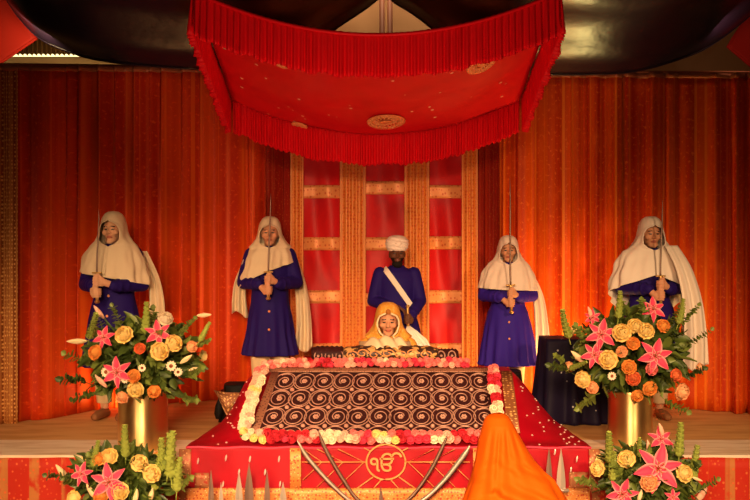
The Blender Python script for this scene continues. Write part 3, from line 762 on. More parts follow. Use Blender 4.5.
garland('short red, pink and cream flower garland down the right of the scroll cloth', [P(492, 367, 7.25), P(493.5, 385, 7.1), P(496, 412, 6.86), P(498, 426, 6.76)], 14, 2, .036, [[rp, rb], [rd, rh], [ry, rb], [rd, rp], [ry, rb], [rd, rh]], 24, .034, Vector((.2, -.8, .5)))

# book bundle on the throne
bk = thing('holy_book', 'large open book wrapped in gold and dark brocade on top of the throne', 'book', P(385, 0, 7.6)*Vector((1, 1, 0)).length if False else (P(385, 0, 7.6).x, 7.6, .488))
def roll(name, x0, x1, y, z, rad, m, sq=1):
    bm = bmesh.new(); n = 40; seg = 20; rings = []
    uvl = bm.loops.layers.uv.new('UVMap')
    for i in range(n+1):
        t = i/n; x = lerp(x0, x1, t); q = 1-.35*abs(2*t-1)**8; rings.append([(bm.verts.new((x, y+rad*q*1.3*math.cos(2*PI*k/seg), z+rad*q*sq*math.sin(2*PI*k/seg)*(1+.06*math.sin(i*1.1)))), (x, k/seg*rad*6)) for k in range(seg)])
    for A, Bq in zip(rings, rings[1:]):
        for k in range(seg):
            q = (A[k], A[(k+1) % seg], Bq[(k+1) % seg], Bq[k]); fc = bm.faces.new([v[0] for v in q])
            for lp, v in zip(fc.loops, q): lp[uvl].uv = v[1]
    bm.faces.new([v[0] for v in rings[0]][::-1]); bm.faces.new([v[0] for v in rings[-1]])
    return obj(name, bm, m, bk)
w = 7.5/1000
roll('cushion', (311-385)*w, (345-385)*w, -.05, .105, .062, 'black_brocade')
roll('cushion', (434-385)*w, (459-385)*w, -.03, .09, .055, 'black_brocade')
roll('book_wrap', (343-385)*w, (438-385)*w, -.08, .112, .062, 'book_gold', 1)
roll('book_base', (315-385)*w, (455-385)*w, .03, .05, .05, 'black_brocade')
def f(u, v):                         # open pages, curving up from the spine
    x = lerp(-.2, .2, u); a = abs(x)/.2
    return Vector((x, lerp(-.06, .22, v), .105+.05*math.sin(min(1, a*1.4)*PI*.7)+.015*v))
solid(obj('pages', sheet(30, 8, f), 'cream_cloth', bk), .04)
def f(u, v):                         # loose cream cover cloth gathered in front of the reader
    x = lerp(-.17, .19, u); return Vector((x, -.13+.12*v+.01*math.sin(u*15), .155+.075*math.sin(v*1.5)+.014*math.sin(u*21+v*4)-.06*abs(2*u-1)**3))
solid(obj('cover_cloth', sheet(40, 12, f), 'cream_cloth', bk), .006)
em = bmesh.new()
for (x, zz) in [(-.25, .0), (-.17, .01), (-.08, 0), (.02, .01), (.11, 0), (.2, .01), (.3, 0)]:
    pts = []
    for q in range(20):
        a = q/19*2.4*PI; r_ = lerp(.032, .008, q/19); ax = x+r_*math.cos(a)*1.5; az = zz+r_*math.sin(a); pts.append((ax, -.08-.0845*math.sqrt(max(0, 1-(az/.064)**2)), .112+az))
    tube(em, pts, .005, 5)
obj('scroll_embroidery', em, 'gold_thread', bk)
em = bmesh.new()
for (x, y0) in [(-.5, -.05), (-.42, -.05), (-.34, -.05), (.42, -.03), (.5, -.03)]:
    tube(em, [(x+.028*math.cos(q/16*2*PI), y0-.086+.025*abs(math.sin(q/16*2*PI)), .1+.034*math.sin(q/16*2*PI)) for q in range(17)], .005, 5)
    ell(em, (x, y0-.085, .1), (.01, .006, .01), 8)
obj('cushion_embroidery', em, 'pale_thread', bk)

# navy draped stand on the right, black covered stand on the left
def draped(name, label, cat, x, y, w, d, h, m, flare, seed, extra=None):
    t = thing(name, label, cat, (x, y, .003))
    n = 96
    def f(u, v):
        if v > .8:
            q = (1-v)/.2
        else: q = 1
        a = u*2*PI; c, s = math.cos(a), math.sin(a); k = 1/max(abs(c), abs(s))**.75
        drop = max(0, (.8-v)/.8)
        fl = 1+flare*drop**1.3+(.06+.09*drop)*math.sin(u*2*PI*11+seed+1.5*math.sin(u*7))*drop**.5
        return Vector((w/2*c*k*q*fl, d/2*s*k*q*fl, h*(1-drop) if v < .8 else h+.004*(1-q)))
    solid(obj('cloth', sheet(n, 30, f, (1, 1)), m, t), .006)
    bm = bmesh.new(); box(bm, (0, 0, h/2-.01), (w*.8, d*.8, h-.03)); obj('stand', bm, 'stage_wood', t, False)
    return t
draped('draped_stand', 'tall stand covered in dark navy cloth with silver dots, beside right vase', 'covered stand', P(571, 0, 8.1).x, 8.1, .5, .4, CZ-.088*8.1, 'navy_velvet', .2, 2)
draped('dark_box', 'low black covered box behind the throne at the feet of the violet robed person', 'covered box', P(496, 0, 8.2).x, 8.2, .4, .26, CZ-.121*8.2, 'black_cloth', .15, 1)
bs = draped('black_stand', 'low stand under black cloth with gold trimmed corner, left behind the throne', 'covered stand', P(246, 0, 8.08).x, 8.08, .34, .26, CZ-.134*8.08, 'black_cloth', .12, 1)
def f(u, v):
    return Vector((lerp(-.23, -.02, u)+.02*v, -.19-.04*math.sin(u*PI)+.01*math.sin(v*9), .27-.02*u-(.2*(1-abs(2*u-1)))*v-.02*v))
solid(obj('corner_flap', sheet(14, 10, f, (.2, .2)), 'border_strip', bs), .006)
bm = bmesh.new(); loft(bm, [(.04, .02, .02, -.2, -.15), (.08, .032, .03, -.2, -.15), (.14, .028, .025, -.195, -.15), (.2, .01, .01, -.19, -.15), (.27, .006, .006, -.17, -.14)], 14, lambda a, z: 1+.12*math.cos(7*a)); obj('tassel', bm, 'black_cloth', bs)

# ------------------------------------------------------------------ weapons in front
bm = bmesh.new(); box(bm, (.08, 6.36, (GZ-.36)/2), (2.44, .3, -.36-GZ)); bmesh.ops.bevel(bm, geom=bm.edges[:], offset=.02, segments=2)
o = tag(obj('display_bench', bm, 'cloth_red'), 'low red bench in front of the throne carrying the upright blades', 'bench')
def dagger(px, tip, guard, Y, wpx, m, label):
    t0 = P(px, tip, Y); zg = P(px, guard, Y).z; w = wpx*Y/1000/2
    t = thing('upright_dagger', label, 'dagger', (t0.x, Y, -.36), 0, 'upright blades before the throne')
    H = t0.z+.36; g = zg+.36; bm = bmesh.new(); rings = []
    n = 14
    for k in range(n+1):
        q = k/n; ww = max(.0008, w*(1-q)**.8*(1.0+.25*math.sin(q*PI))); z = lerp(g, H, q)
        rings.append([bm.verts.new(p) for p in ((-ww, 0, z), (0, -ww*.35-.0006, z), (ww, 0, z), (0, ww*.35+.0006, z))])
    for A, B in zip(rings, rings[1:]):
        for k in range(4): bm.faces.new((A[k], A[(k+1) % 4], B[(k+1) % 4], B[k]))
    bm.faces.new(rings[0]); bm.faces.new(rings[-1]); obj('blade', bm, m, t, False)
    bm = bmesh.new(); box(bm, (0, 0, g-.008), (w*3.4, .03, .018)); bmesh.ops.bevel(bm, geom=bm.edges[:], offset=.004, segments=2); obj('guard', bm, 'steel', t)
    bm = bmesh.new(); loft(bm, [(.0, .02, .02, 0, 0), (.012, .022, .022, 0, 0), (.02, .014, .014, 0, 0), (g*.5, .018, .016, 0, 0), (g-.012, .012, .012, 0, 0)], 16); obj('grip', bm, 'hilt', t)
dagger(211, 470, 503, 6.30, 6, 'dark_steel', 'dark dagger blade standing point up beside the gold corner embroidery, leftmost')
dagger(221, 482, 507, 6.26, 5, 'steel', 'bright short blade standing point up, second from the left')
dagger(239, 471, 506, 6.26, 8, 'steel', 'bright slim blade standing point up, left of the widest dark blade')
dagger(249, 463, 502, 6.36, 9, 'dark_steel', 'widest and tallest dark blade standing point up, left group')
dagger(267, 470, 503, 6.33, 6, 'dark_steel', 'thin dark blade standing point up, right of the tallest left blade')
dagger(283, 482, 507, 6.26, 8, 'steel', 'bright short blade standing point up nearest the gold border of the emblem')
dagger(549, 447, 488, 6.42, 7, 'dark_steel', 'thin dark blade standing point up right beside the orange shawl')
dagger(561, 448, 489, 6.38, 9, 'steel', 'broad steel blade standing point up on the right, near gold corner embroidery')
dagger(381, 486, 507, 6.3, 5, 'dark_steel', 'small dark point standing up directly under the round emblem')
def sabre(px, Y, wpx, m, label):
    """px: points from tip to hilt"""
    pts = [P(x, y, Y) for x, y in px]; pts[-1].z = max(pts[-1].z, -.295)
    t = thing('curved_sword', label, 'sword', (pts[-1].x, Y, -.36), 0, 'curved swords before the throne')
    c = catmull([p-t.location for p in pts]); n = len(c); bm = bmesh.new(); rings = []
    for i, p in enumerate(c):
        d = (c[min(i+1, n-1)]-c[max(0, i-1)]).normalized(); s = Vector((d.z, 0, -d.x)); q = i/(n-1)
        w = wpx*Y/1000/2*min(1, (q*5)**.7+.02)*(1.0 if q < .3 else 1-.25*(q-.3)); th_ = .004
        rings.append([bm.verts.new(p+v) for v in (s*w, Vector((0, -th_, 0)), -s*w, Vector((0, th_, 0)))])
    for A, B in zip(rings, rings[1:]):
        for k in range(4): bm.faces.new((A[k], A[(k+1) % 4], B[(k+1) % 4], B[k]))
    bm.faces.new(rings[0]); bm.faces.new(rings[-1]); obj('blade', bm, m, t, True)
    d = (c[-1]-c[-3]).normalized(); s = Vector((d.z, 0, -d.x)); e = c[-1]
    bm = bmesh.new(); capsule(bm, e-s*.05, .009, e+s*.05, .009); obj('guard', bm, 'hilt', t)
    d2 = Vector((d.x, 0, 0)).normalized() if abs(d.x) > .01 else Vector((1, 0, 0))
    bm = bmesh.new(); chain(bm, [(e, .011), (e+d2*.06+Vector((0, 0, .004)), .015), (e+d2*.11+Vector((0, 0, .006)), .012)]); ell(bm, e+d2*.125+Vector((0, 0, .006)), (.02, .02, .02), 10); obj('grip', bm, 'hilt', t)
sabre([(297, 440), (305, 454), (317, 469), (330, 483), (345, 497), (362, 516)], 6.44, 4.6, 'steel', 'bright curved sword left of the emblem, the outer of the two')
sabre([(318, 430), (324, 446), (333, 463), (344, 481), (356, 498), (370, 520)], 6.503, 4, 'dark_steel', 'dark curved sword left of the emblem, the inner of the two')
sabre([(448, 434), (441, 450), (432, 468), (421, 485), (409, 499), (394, 520)], 6.49, 4, 'dark_steel', 'dark curved sword right of the emblem, the inner of the two')
sabre([(470, 445), (465, 454), (456, 466), (443, 482), (426, 498), (404, 517)], 6.40, 5.6, 'steel', 'bright tipped curved sword right of the emblem, beside the orange shawl')

# ------------------------------------------------------------------ people
HC = Vector((0, -.02, 1.532))                   # head centre for a 1.65 m figure
def head(bm, hc=HC, tilt=0.0):
    b2 = bmesh.new(); bmesh.ops.create_uvsphere(b2, u_segments=40, v_segments=28, radius=1)
    for v in b2.verts:
        x, y, z = v.co
        k = 1-.30*max(0, -z)**1.6; yy = y*.098
        if y < 0: yy = y*.09*(1-.10*max(0, -z)**2)
        else: yy = y*.1*(1-.35*max(0, -z))
        v.co = (x*.075*k, yy, z*.118)
    def E(c, r): ell(b2, c, r, 14)
    capsule(b2, (0, -.086, .018), .007, (0, -.108, -.022), .0125)
    for s in (-1, 1):
        E((s*.011, -.1, -.027), (.009, .01, .008)); E((s*.031, -.077, .027), (.026, .014, .009)); E((s*.031, -.074, .004), (.017, .0125, .009))
        E((s*.041, -.06, -.022), (.028, .026, .025)); E((s*.074, .008, -.008), (.009, .022, .032))
    E((0, -.083, -.054), (.023, .014, .006)); E((0, -.081, -.065), (.019, .014, .007)); E((0, -.066, -.095), (.028, .026, .02)); E((0, -.045, -.085), (.045, .045, .03))
    rot = Matrix.Translation(hc) @ Matrix.Rotation(tilt, 4, 'X')
    bmesh.ops.transform(b2, matrix=rot, verts=b2.verts)
    me = bpy.data.meshes.new('h'); b2.to_mesh(me); b2.free(); bm.from_mesh(me); bpy.data.meshes.remove(me)
    return rot
def paint(me, rot, extra=None):
    """material slots: 0 skin, 1 eyes and brows, 2 lips, 3 beard"""
    inv = rot.inverted()
    for p in me.polygons:
        c = inv @ p.center; x, z = abs(c.x), c.z
        if c.y < -.055 and -.12 < z < .06:
            if ((x-.031)/.014)**2+((z-.004)/.0058)**2 < 1: p.material_index = 1
            elif abs(z-(.027+.1*(.03-x)*(x < .03)-.12*max(0, x-.04))) < .0042 and .012 < x < .05: p.material_index = 1
            elif (x/.024)**2+((z+.06)/.0105)**2 < 1: p.material_index = 2
        if extra and extra(c): p.material_index = 3
def grip_hand(bm, bar, s, zc, wrist):
    """hand closing on an upright bar from side s"""
    bx, by = bar
    palm = Vector((bx+s*.036, by+.012, zc))
    w = Vector(wrist)
    chain(bm, [(w, .024), (w.lerp(palm, .55), .028), (palm, .027)])
    ell(bm, palm, (.02, .03, .042), 12)
    for i in range(4):
        z = zc+.031-i*.0205; r = .0092-(i == 3)*.0015; n = (.030, .032, .031, .027)[i]
        pts = []
        for a in (5, 65, 125, 180, 215):
            q = math.radians(a); pts.append((Vector((bx+s*n*math.cos(q), by-n*math.sin(q), z)), r*(1-.0007*a)))
        chain(bm, pts, 8)
    chain(bm, [(palm+Vector((-s*.004, -.006, .03)), .012), (Vector((bx+s*.018, by-.022, zc+.056)), .0105), (Vector((bx-s*.012, by-.03, zc+.05)), .0085)], 8)
def rest_hand(bm, wrist, d, s, up=Vector((0, 0, 1))):
    """relaxed curled hand: five fingers"""
    w = Vector(wrist); d = Vector(d).normalized(); side = d.cross(up).normalized()*s; nn = side.cross(d)*s
    pm = w+d*.055
    chain(bm, [(w, .024), (pm, .03)])
    ell(bm, pm, (.038, .038, .022), 10)
    for i in range(4):
        o = (i-1.5)*.02; L = (.062, .072, .066, .05)[i]
        a = w+d*.085+side*o; b = a+d*L*.45-up*.012; c = b+d*L*.3-up*.022; e = c+d*L*.1-up*.022
        chain(bm, [(a, .0098), (b, .009), (c, .0085), (e, .0075)], 8)
    a = w+d*.03-side*.028; chain(bm, [(a, .0125), (a+d*.035-side*.018-up*.008, .011), (a+d*.065-side*.012-up*.02, .009)], 8)
BODY_R = [(1.335, .165, .085), (1.25, .16, .1), (1.1, .135, .095), (1.0, .13, .09), (.9, .16, .105), (.8, .165, .105)]
def torso(bm):
    loft(bm, [(.76, .1, .08, 0, .01)]+[(z, rx, ry, 0, .01) for z, rx, ry in reversed(BODY_R)]+[(1.385, .11, .065, 0, .012), (1.41, .05, .05, 0, .01)], 32)
    capsule(bm, (0, .014, 1.36), .052, (0, 0, 1.47), .05)
def legs(bm, foot=True):
    for s in (-1, 1):
        chain(bm, [(Vector((s*.085, .01, .82)), .085), (Vector((s*.09, 0, .47)), .055), (Vector((s*.09, .015, .3)), .05), (Vector((s*.09, .03, .09)), .035)])
        chain(bm, [(Vector((s*.09, .05, .035)), .03), (Vector((s*.095, -.07, .032)), .03), (Vector((s*.1, -.14, .024)), .022)])
def sword_up(root, label, bar, zh, length, lean=0.0, group='swords held upright'):
    """an upright sword, hilt in the hands"""
    sc = root.scale[0]; ml = root.matrix_basis if False else Matrix.Translation(root.location) @ root.rotation_euler.to_matrix().to_4x4() @ Matrix.Scale(sc, 4)
    p = ml @ Vector((bar[0], bar[1], zh))
    t = thing('upright_sword', label, 'sword', p, 0, group); t.rotation_euler = (0, lean, 0)
    bm = bmesh.new(); rings = []; n = 24
    for k in range(n+1):
        q = k/n; z = lerp(.12, length, q); cx = .035*math.sin(q*PI*.5)**2*.6; ww = .0065*(1-q**6)+.0006
        rings.append([bm.verts.new(v) for v in ((cx-ww, 0, z), (cx, -.003, z), (cx+ww, 0, z), (cx, .003, z))])
    for A, B in zip(rings, rings[1:]):
        for k in range(4): bm.faces.new((A[k], A[(k+1) % 4], B[(k+1) % 4], B[k]))
    bm.faces.new(rings[0]); bm.faces.new(rings[-1]); obj('blade', bm, 'dark_steel', t)
    bm = bmesh.new(); capsule(bm, (-.035, 0, .115), .007, (.035, 0, .115), .007); obj('guard', bm, 'hilt', t)
    bm = bmesh.new(); capsule(bm, (0, 0, -.1), .013, (0, 0, .11), .013); ell(bm, (0, 0, -.115), (.022, .022, .016)); obj('grip', bm, 'hilt', t)
    return t
TORSO = [(1.42, .062, .058), (1.39, .105, .075), (1.35, .175, .1), (1.29, .19, .122), (1.2, .182, .13), (1.1, .168, .125), (1.0, .165, .12), (.92, .185, .135), (.8, .21, .155), (.6, .235, .18), (.45, .25, .195)]
def robe(hem, arms, waist=1.0, pleats=13, seed=0, flare=1, belt=True):
    bm = bmesh.new()
    rings = [(z, rx*(1 if z > .95 else flare), ry*(1 if z > .95 else flare), 0, .01) for z, rx, ry in TORSO if z > hem+.02]
    lo = TORSO[-1]; rings.append((hem, lo[1]*flare+.02, lo[2]*flare+.015, 0, .01))
    if rings[0][0] > hem: rings = rings[::-1]
    def fn(a, z):
        k = sm((1.0-z)/.5); return 1+.075*k*math.sin(a*pleats+1.2*math.sin(a*3+seed))+.012*math.sin(a*5+z*14+seed)
    dense = []
    for A, B in zip(rings, rings[1:]):
        for j in range(4): dense.append(tuple(lerp(A[q], B[q], j/4) for q in range(5)))
    dense.append(rings[-1]); loft(bm, dense, 96, fn)
    for (sh, el, wr) in arms:
        sh, el, wr = Vector(sh), Vector(el), Vector(wr)
        chain(bm, [(sh, .07), (sh.lerp(el, .5), .068), (el, .06), (el.lerp(wr, .5), .056), (wr, .045)], 16)
        for q in (.35, .6, .85):            # soft sleeve folds
            c = el.lerp(wr, q); d = (wr-el).normalized(); ell(bm, c, (.062, .062, .014), 14, d.to_track_quat('Z', 'Y').to_matrix().to_4x4())
    return fuse(bm, .0095, 2)
def scarf(hood, open_, hem, folds, seed, shoulder=1, nu=120, nlow=26, front_drop=0):
    """hood around the head then a cape; hem(theta)->z; theta 0 at the front"""
    prof_ = [(1.683, .004, .004, -.005), (1.678, .04, .045, -.005), (1.66, .068, .085, -.002), (1.63, .086, .11, .0), (1.6, .095, .12, 0), (1.565, .101, .124, .002), (1.52, .110, .124, .004), (1.475, .128, .12, .006), (1.44, .154, .117, .008), (1.41, .188, .117, .01)]
    prof_ = [(z+hood, a, b, c) for z, a, b, c in prof_]
    low = [(1.41, .188, .118), (1.385, .205, .13), (1.355, .225, .142), (1.31, .245, .155), (1.25, .262, .17), (1.15, .285, .185), (1.05, .305, .195), (.9, .31, .2), (.4, .33, .22)]
    op = lambda z: math.radians(interp([(1.40, 0), (1.42, 16), (1.45, 33), (1.5, 45), (1.54, 45), (1.58, 34), (1.605, 0)], z-hood)*open_)
    rows = []
    ph = random.Random(seed).uniform(0, 6)
    hi = []
    for A, B in zip(prof_, prof_[1:]):
        for j in range(3): hi.append(tuple(lerp(A[q], B[q], j/3) for q in range(4)))
    hi.append(prof_[-1])
    nh = len(hi)
    def f(u, v):
        j = round(v*(nh-1+nlow))
        if j < nh:
            z, rx, ry, yc = hi[j]; o = op(z); th_ = o+u*(2*PI-2*o)
            k = 1+sm((1.62-z)/.1)*.03*math.sin(th_*9-z*22+ph)+.012*math.sin(th_*7+z*40+ph)+.02*noise.noise(Vector((math.cos(th_)*2, math.sin(th_)*2, z*9+seed)))
            bias = .012*math.exp(-((th_-o)**2)*18)+.012*math.exp(-((2*PI-o-th_)**2)*18) if o > .02 else 0
            return Vector(((rx*k+bias)*math.sin(th_), yc-.008-(ry*k+bias)*math.cos(th_), z))
        q = (j-nh+1)/nlow; th_ = u*2*PI
        zz = lerp(1.41, hem(th_), q**.9); rx = interp([(-a, b) for a, b, c in low], -zz)*shoulder; ry = interp([(-a, c) for a, b, c in low], -zz)
        bl = sm(q*3); k = 1+.03*math.sin(th_*9-1.41*22+ph)*(1-bl)+bl*(.04*math.sin(th_*folds+ph+zz*6)+.02*math.sin(th_*folds*2.3+ph*2-zz*9)+.022*math.sin(th_*4-zz*38+ph)+.03*noise.noise(Vector((math.cos(th_)*3, math.sin(th_)*3, zz*7+seed))))
        fr = math.cos(th_)
        dep = ry*k*fr
        if fr > 0: dep += front_drop*fr*sm((1.38-zz)/.2)
        return Vector((rx*k*math.sin(th_), .002-dep, zz))
    me = sheet(nu, nh-1+nlow, f, (1.5, 1))
    return me
def tail(path, w, seed):
    """loose scarf end following a path of points, folded across its width"""
    c = catmull([Vector(p) for p in path], 30); ph = seed*1.7
    def f(u, v):
        p = c[round(v*30)]; ww = w*(.55+.5*v)
        return Vector((p.x+(u-.5)*ww, p.y+.022*math.sin(u*14+ph+v*2)*(.3+v), p.z-.03*math.sin(u*5+ph)*v))
    return sheet(28, 30, f, (w, 1))
SH = .165
CLASP = [((SH*s, .01, 1.335), (.238*s, .0, 1.09), (.085*s, -.215, 1.085)) for s in (-1, 1)]
def clasp_body(arms, bar, zc, skin, lips):
    bm = bmesh.new(); torso(bm); legs(bm); rot = head(bm)
    for i, (sh, el, wr) in enumerate(arms):
        chain(bm, [(Vector(sh), .048), (Vector(el), .04), (Vector(wr), .027)])
    grip_hand(bm, bar, -1, zc-.045, arms[0][2]); grip_hand(bm, bar, 1, zc+.045, arms[1][2])
    me = fuse(bm, .0058, 1); paint(me, rot)
    for q in (skin, 'eye', lips): me.materials.append(M[q])
    return me
def trousers(hem=.12, top=.62):
    bm = bmesh.new()
    for s in (-1, 1):
        loft(bm, [(hem, .062, .062, s*.092, .03), (.2, .066, .066, s*.092, .022), (.4, .08, .08, s*.09, .01), (top, .1, .1, s*.085, .01)], 24, lambda a, z: 1+.05*math.sin(3*a+z*30))
    return fuse(bm, .012, 1)
def shoes():
    out = []
    for s in (-1, 1):
        bm = bmesh.new(); chain(bm, [(Vector((s*.09, .05, .036)), .042), (Vector((s*.096, -.07, .036)), .043), (Vector((s*.1, -.15, .03)), .033)])
        for v in bm.verts: v.co.z = max(v.co.z, .0)
        out.append(fuse(bm, .01, 1))
    return out
def woman(label, px, Y, top, scarf_m, robe_m, skin, hem, sc_kw, tails, hem_z=.42, rz=0, bar=(0, -.265), zc=1.075, swordlen=.95, lean=0, swlabel='', flare=1, collar=None):
    Hh = CZ+(250-top)/1000*Y; s = Hh/1.69
    t = thing('person', label, 'person', (P(px, 0, Y).x, Y, .003), rz, None, s)
    obj('body', clasp_body(CLASP, bar, zc, skin, 'lips'), None, t)
    obj('robe', robe(hem_z, CLASP, seed=len(label), flare=flare), robe_m, t)
    obj('trousers', trousers(), 'trousers', t)
    for me in shoes(): obj('shoe', me, 'shoe', t)
    so = solid(obj('headscarf', scarf(hem=hem, **sc_kw), scarf_m, t), .005)
    for tl in tails: solid(obj('scarf_end', tail(*tl), scarf_m, t), .004)
    bm = bmesh.new(); tube(bm, [Vector((.066*math.sin(a), .008-.066*math.cos(a), 1.405)) for a in [k*2*PI/24 for k in range(25)]], .013, 8); obj('collar', bm, robe_m, t)
    for k in range(3):
        bm = bmesh.new(); z = 1.0-.16*k; ry = interp([(-a, c) for a, b, c in TORSO], -z); ell(bm, (.0, -ry+.0, z), (.011, .008, .011), 8); obj('button', bm, 'gold_thread', t)
    sword_up(t, swlabel, bar, zc, swordlen, lean)
    return t
def hemf(front, side_l, side_r, back):
    """hem height by angle; +x (photo right) is theta 90 degrees"""
    def h(th_):
        return interp([(0, front), (PI*.2, lerp(front, side_r, .45)), (PI/2, side_r), (PI, back), (PI*1.5, side_l), (PI*1.8, lerp(front, side_l, .45)), (2*PI, front)], th_)
    return h
woman('person in navy robe and long cream headscarf holding a sword, leftmost on the stage', 114, 8.2, 211, 'scarf_cream', 'robe_blue', 'skin_fair', hemf(1.15, 1.2, 1.08, 1.0), dict(hood=0, open_=.95, folds=9, seed=1), [([(.2, .1, 1.36), (.29, .11, 1.15), (.33, .1, .95), (.33, .09, .76)], .15, 1)], rz=-.12, bar=(-.035, -.265), swordlen=.62, lean=-.01, swlabel='thin upright sword held by the leftmost person', flare=1.0)
woman('person in navy robe with cream scarf over one shoulder, second from left on the stage', 270, 8.95, 216, 'scarf_cream', 'robe_blue', 'skin', hemf(1.2, 1.03, 1.3, 1.05), dict(hood=0, open_=1.0, folds=8, seed=2, shoulder=.9), [([(-.2, .1, 1.3), (-.27, .09, 1.1), (-.28, .07, .95), (-.27, .06, .8)], .14, 2), ([(.2, .12, 1.3), (.27, .12, 1.05), (.3, .12, .75), (.3, .12, .48)], .15, 3)], hem_z=.44, rz=.05, swordlen=.8, lean=-.0, swlabel='thin upright sword held by the person left of the throne', flare=.92)
woman('shorter person in violet blue robe and pale pink headscarf, right of the throne', 508, 8.8, 235, 'scarf_pink', 'robe_violet', 'skin', hemf(1.15, 1.17, 1.14, 1.0), dict(hood=0, open_=.95, folds=9, seed=3, shoulder=1.0), [([(.2, .12, 1.33), (.3, .12, 1.1), (.34, .12, .8), (.35, .12, .5)], .15, 5)], hem_z=.41, rz=-.06, bar=(.01, -.265), swordlen=1.05, lean=-.03, swlabel='thin upright sword held by the shorter person right of the throne', flare=1.08)
woman('person in navy robe wrapped in a long white headscarf, rightmost on the stage', 650, 8.2, 216, 'scarf_white', 'robe_blue', 'skin', hemf(1.2, 1.06, 1.04, .8), dict(hood=0, open_=1.0, folds=8, seed=4, shoulder=1.13), [([(.13, -.14, 1.44), (.2, -.24, 1.25), (.25, -.30, 1.0), (.28, -.3, .72), (.29, -.28, .45)], .2, 7), ([(.2, .1, 1.3), (.33, .06, 1.0), (.36, .04, .75), (.36, .03, .5)], .16, 8)], rz=.05, swordlen=.72, lean=-.01, swlabel='thin upright sword held by the rightmost person', flare=1.05)

# standing man with turban, sash and whisk
Y = 8.62; s = (CZ+.013*Y)/1.70
mn = thing('person', 'dark bearded person in white turban and navy robe with white sash, behind the reader', 'person', (P(397, 0, Y).x, Y, .003), .04, None, s)
AR = [((-SH, .01, 1.335), (-.235, .0, 1.07), (-.06, -.215, 1.02)), ((SH, .01, 1.335), (.23, -.01, 1.07), (.115, -.225, .93))]
bm = bmesh.new(); torso(bm); legs(bm); rot = head(bm)
for (sh, el, wr) in AR: chain(bm, [(Vector(sh), .05), (Vector(el), .042), (Vector(wr), .028)])
rest_hand(bm, AR[0][2], (1, -.25, -.12), 1); grip_hand(bm, (.085, -.265), 1, .9, AR[1][2])
ell(bm, HC+Vector((0, -.055, -.098)), (.052, .048, .04), 16)
me = fuse(bm, .0058, 1)
paint(me, rot, lambda c: c.y < -.005 and -.16 < c.z < -.035 and (abs(c.x) > .03 or c.z < -.07 or -.05 < c.z) and not (abs(c.x) < .026 and -.072 < c.z < -.048) and not (c.z > -.04-.3*max(0, .04-abs(c.x))) )
for q in ('skin_dark', 'eye', 'lips_dark', 'beard'): me.materials.append(M[q])
obj('body', me, None, mn)
obj('robe', robe(.42, AR, seed=9, flare=1.05), 'robe_blue', mn)
obj('trousers', trousers(), 'trousers', mn)
for me in shoes(): obj('shoe', me, 'shoe', mn)
bm = bmesh.new()
def tf(a, z):
    q = (z-1.565)/.16; return 1+.035*math.sin(9*q*PI+2.2*math.sin(a)+a)
rg = [(1.56, .088, .106), (1.575, .1, .118), (1.6, .112, .126), (1.635, .116, .13), (1.665, .11, .124), (1.69, .092, .106), (1.708, .06, .07), (1.716, .02, .024)]
dn = []
for A, B in zip(rg, rg[1:]):
    for j in range(5): dn.append((*[lerp(A[q], B[q], j/5) for q in range(3)], 0, -.01))
loft(bm, dn, 64, tf); tb = obj('turban', bm, 'scarf_white', mn)
bm = bmesh.new(); ell(bm, (.005, -.139, 1.63), (.03, .012, .028), 12); obj('turban_fold', bm, 'scarf_white', tb)
def f(u, v):
    a = u*2*PI; t = .5-.5*math.cos(a); x = lerp(-.125, .15, t); z = lerp(1.39, 1.0, t)
    rx = interp([(-p, b) for p, b, c in TORSO], -z)+.02; ry = interp([(-p, c) for p, b, c in TORSO], -z)
    sg = -1 if u < .5 else 1; dep = ry*math.sqrt(max(0, 1-min(1, abs(x)/rx)**2))
    yy = .01+sg*(dep+.016); 
    if t < .03 or t > .97: yy = .01+sg*(dep+.016)*.7
    w = .05; return Vector((x+(v-.5)*w*.8, yy, z+(v-.5)*w*.75))
solid(obj('sash', sheet(80, 4, f, (1.2, .06)), 'scarf_white', mn), .006)
bm = bmesh.new(); loft(bm, [(.965, .18, .135, 0, .01), (.985, .186, .14, 0, .01), (1.02, .184, .14, 0, .01), (1.04, .176, .134, 0, .01)], 48); obj('waistband', bm, 'robe_blue', mn)
# whisk held in the right hand side of the photo
ml = Matrix.Translation(mn.location) @ mn.rotation_euler.to_matrix().to_4x4() @ Matrix.Scale(s, 4)
wp = ml @ Vector((.085, -.265, .9))
wk = thing('whisk', 'white hair whisk hanging from the hand of the turbaned person', 'whisk', wp, 0)
bm = bmesh.new(); capsule(bm, (0, 0, .1), .012, (.005, 0, -.06), .013); ell(bm, (0, 0, .115), (.018, .018, .014), 10); obj('handle', bm, 'hilt', wk)
bm = bmesh.new(); rr = random.Random(2)
for k in range(150):
    a = rr.uniform(0, 6.28); q = rr.uniform(.1, 1)**.6
    dx, dy = math.cos(a)*q, math.sin(a)*q; L = rr.uniform(.85, 1.1)
    tube(bm, [(.005+.008*dx, .008*dy, -.05), (.03+.05*dx, .045*dy, -.1), (.085+.075*dx, -.01+.06*dy, -.19*L), (.125+.085*dx, -.01+.06*dy, -.30*L), (.15+.075*dx, .06*dy, -.38*L)], [.004, .008, .009, .007, .002], 5)
obj('hair', bm, 'whisk_hair', wk)

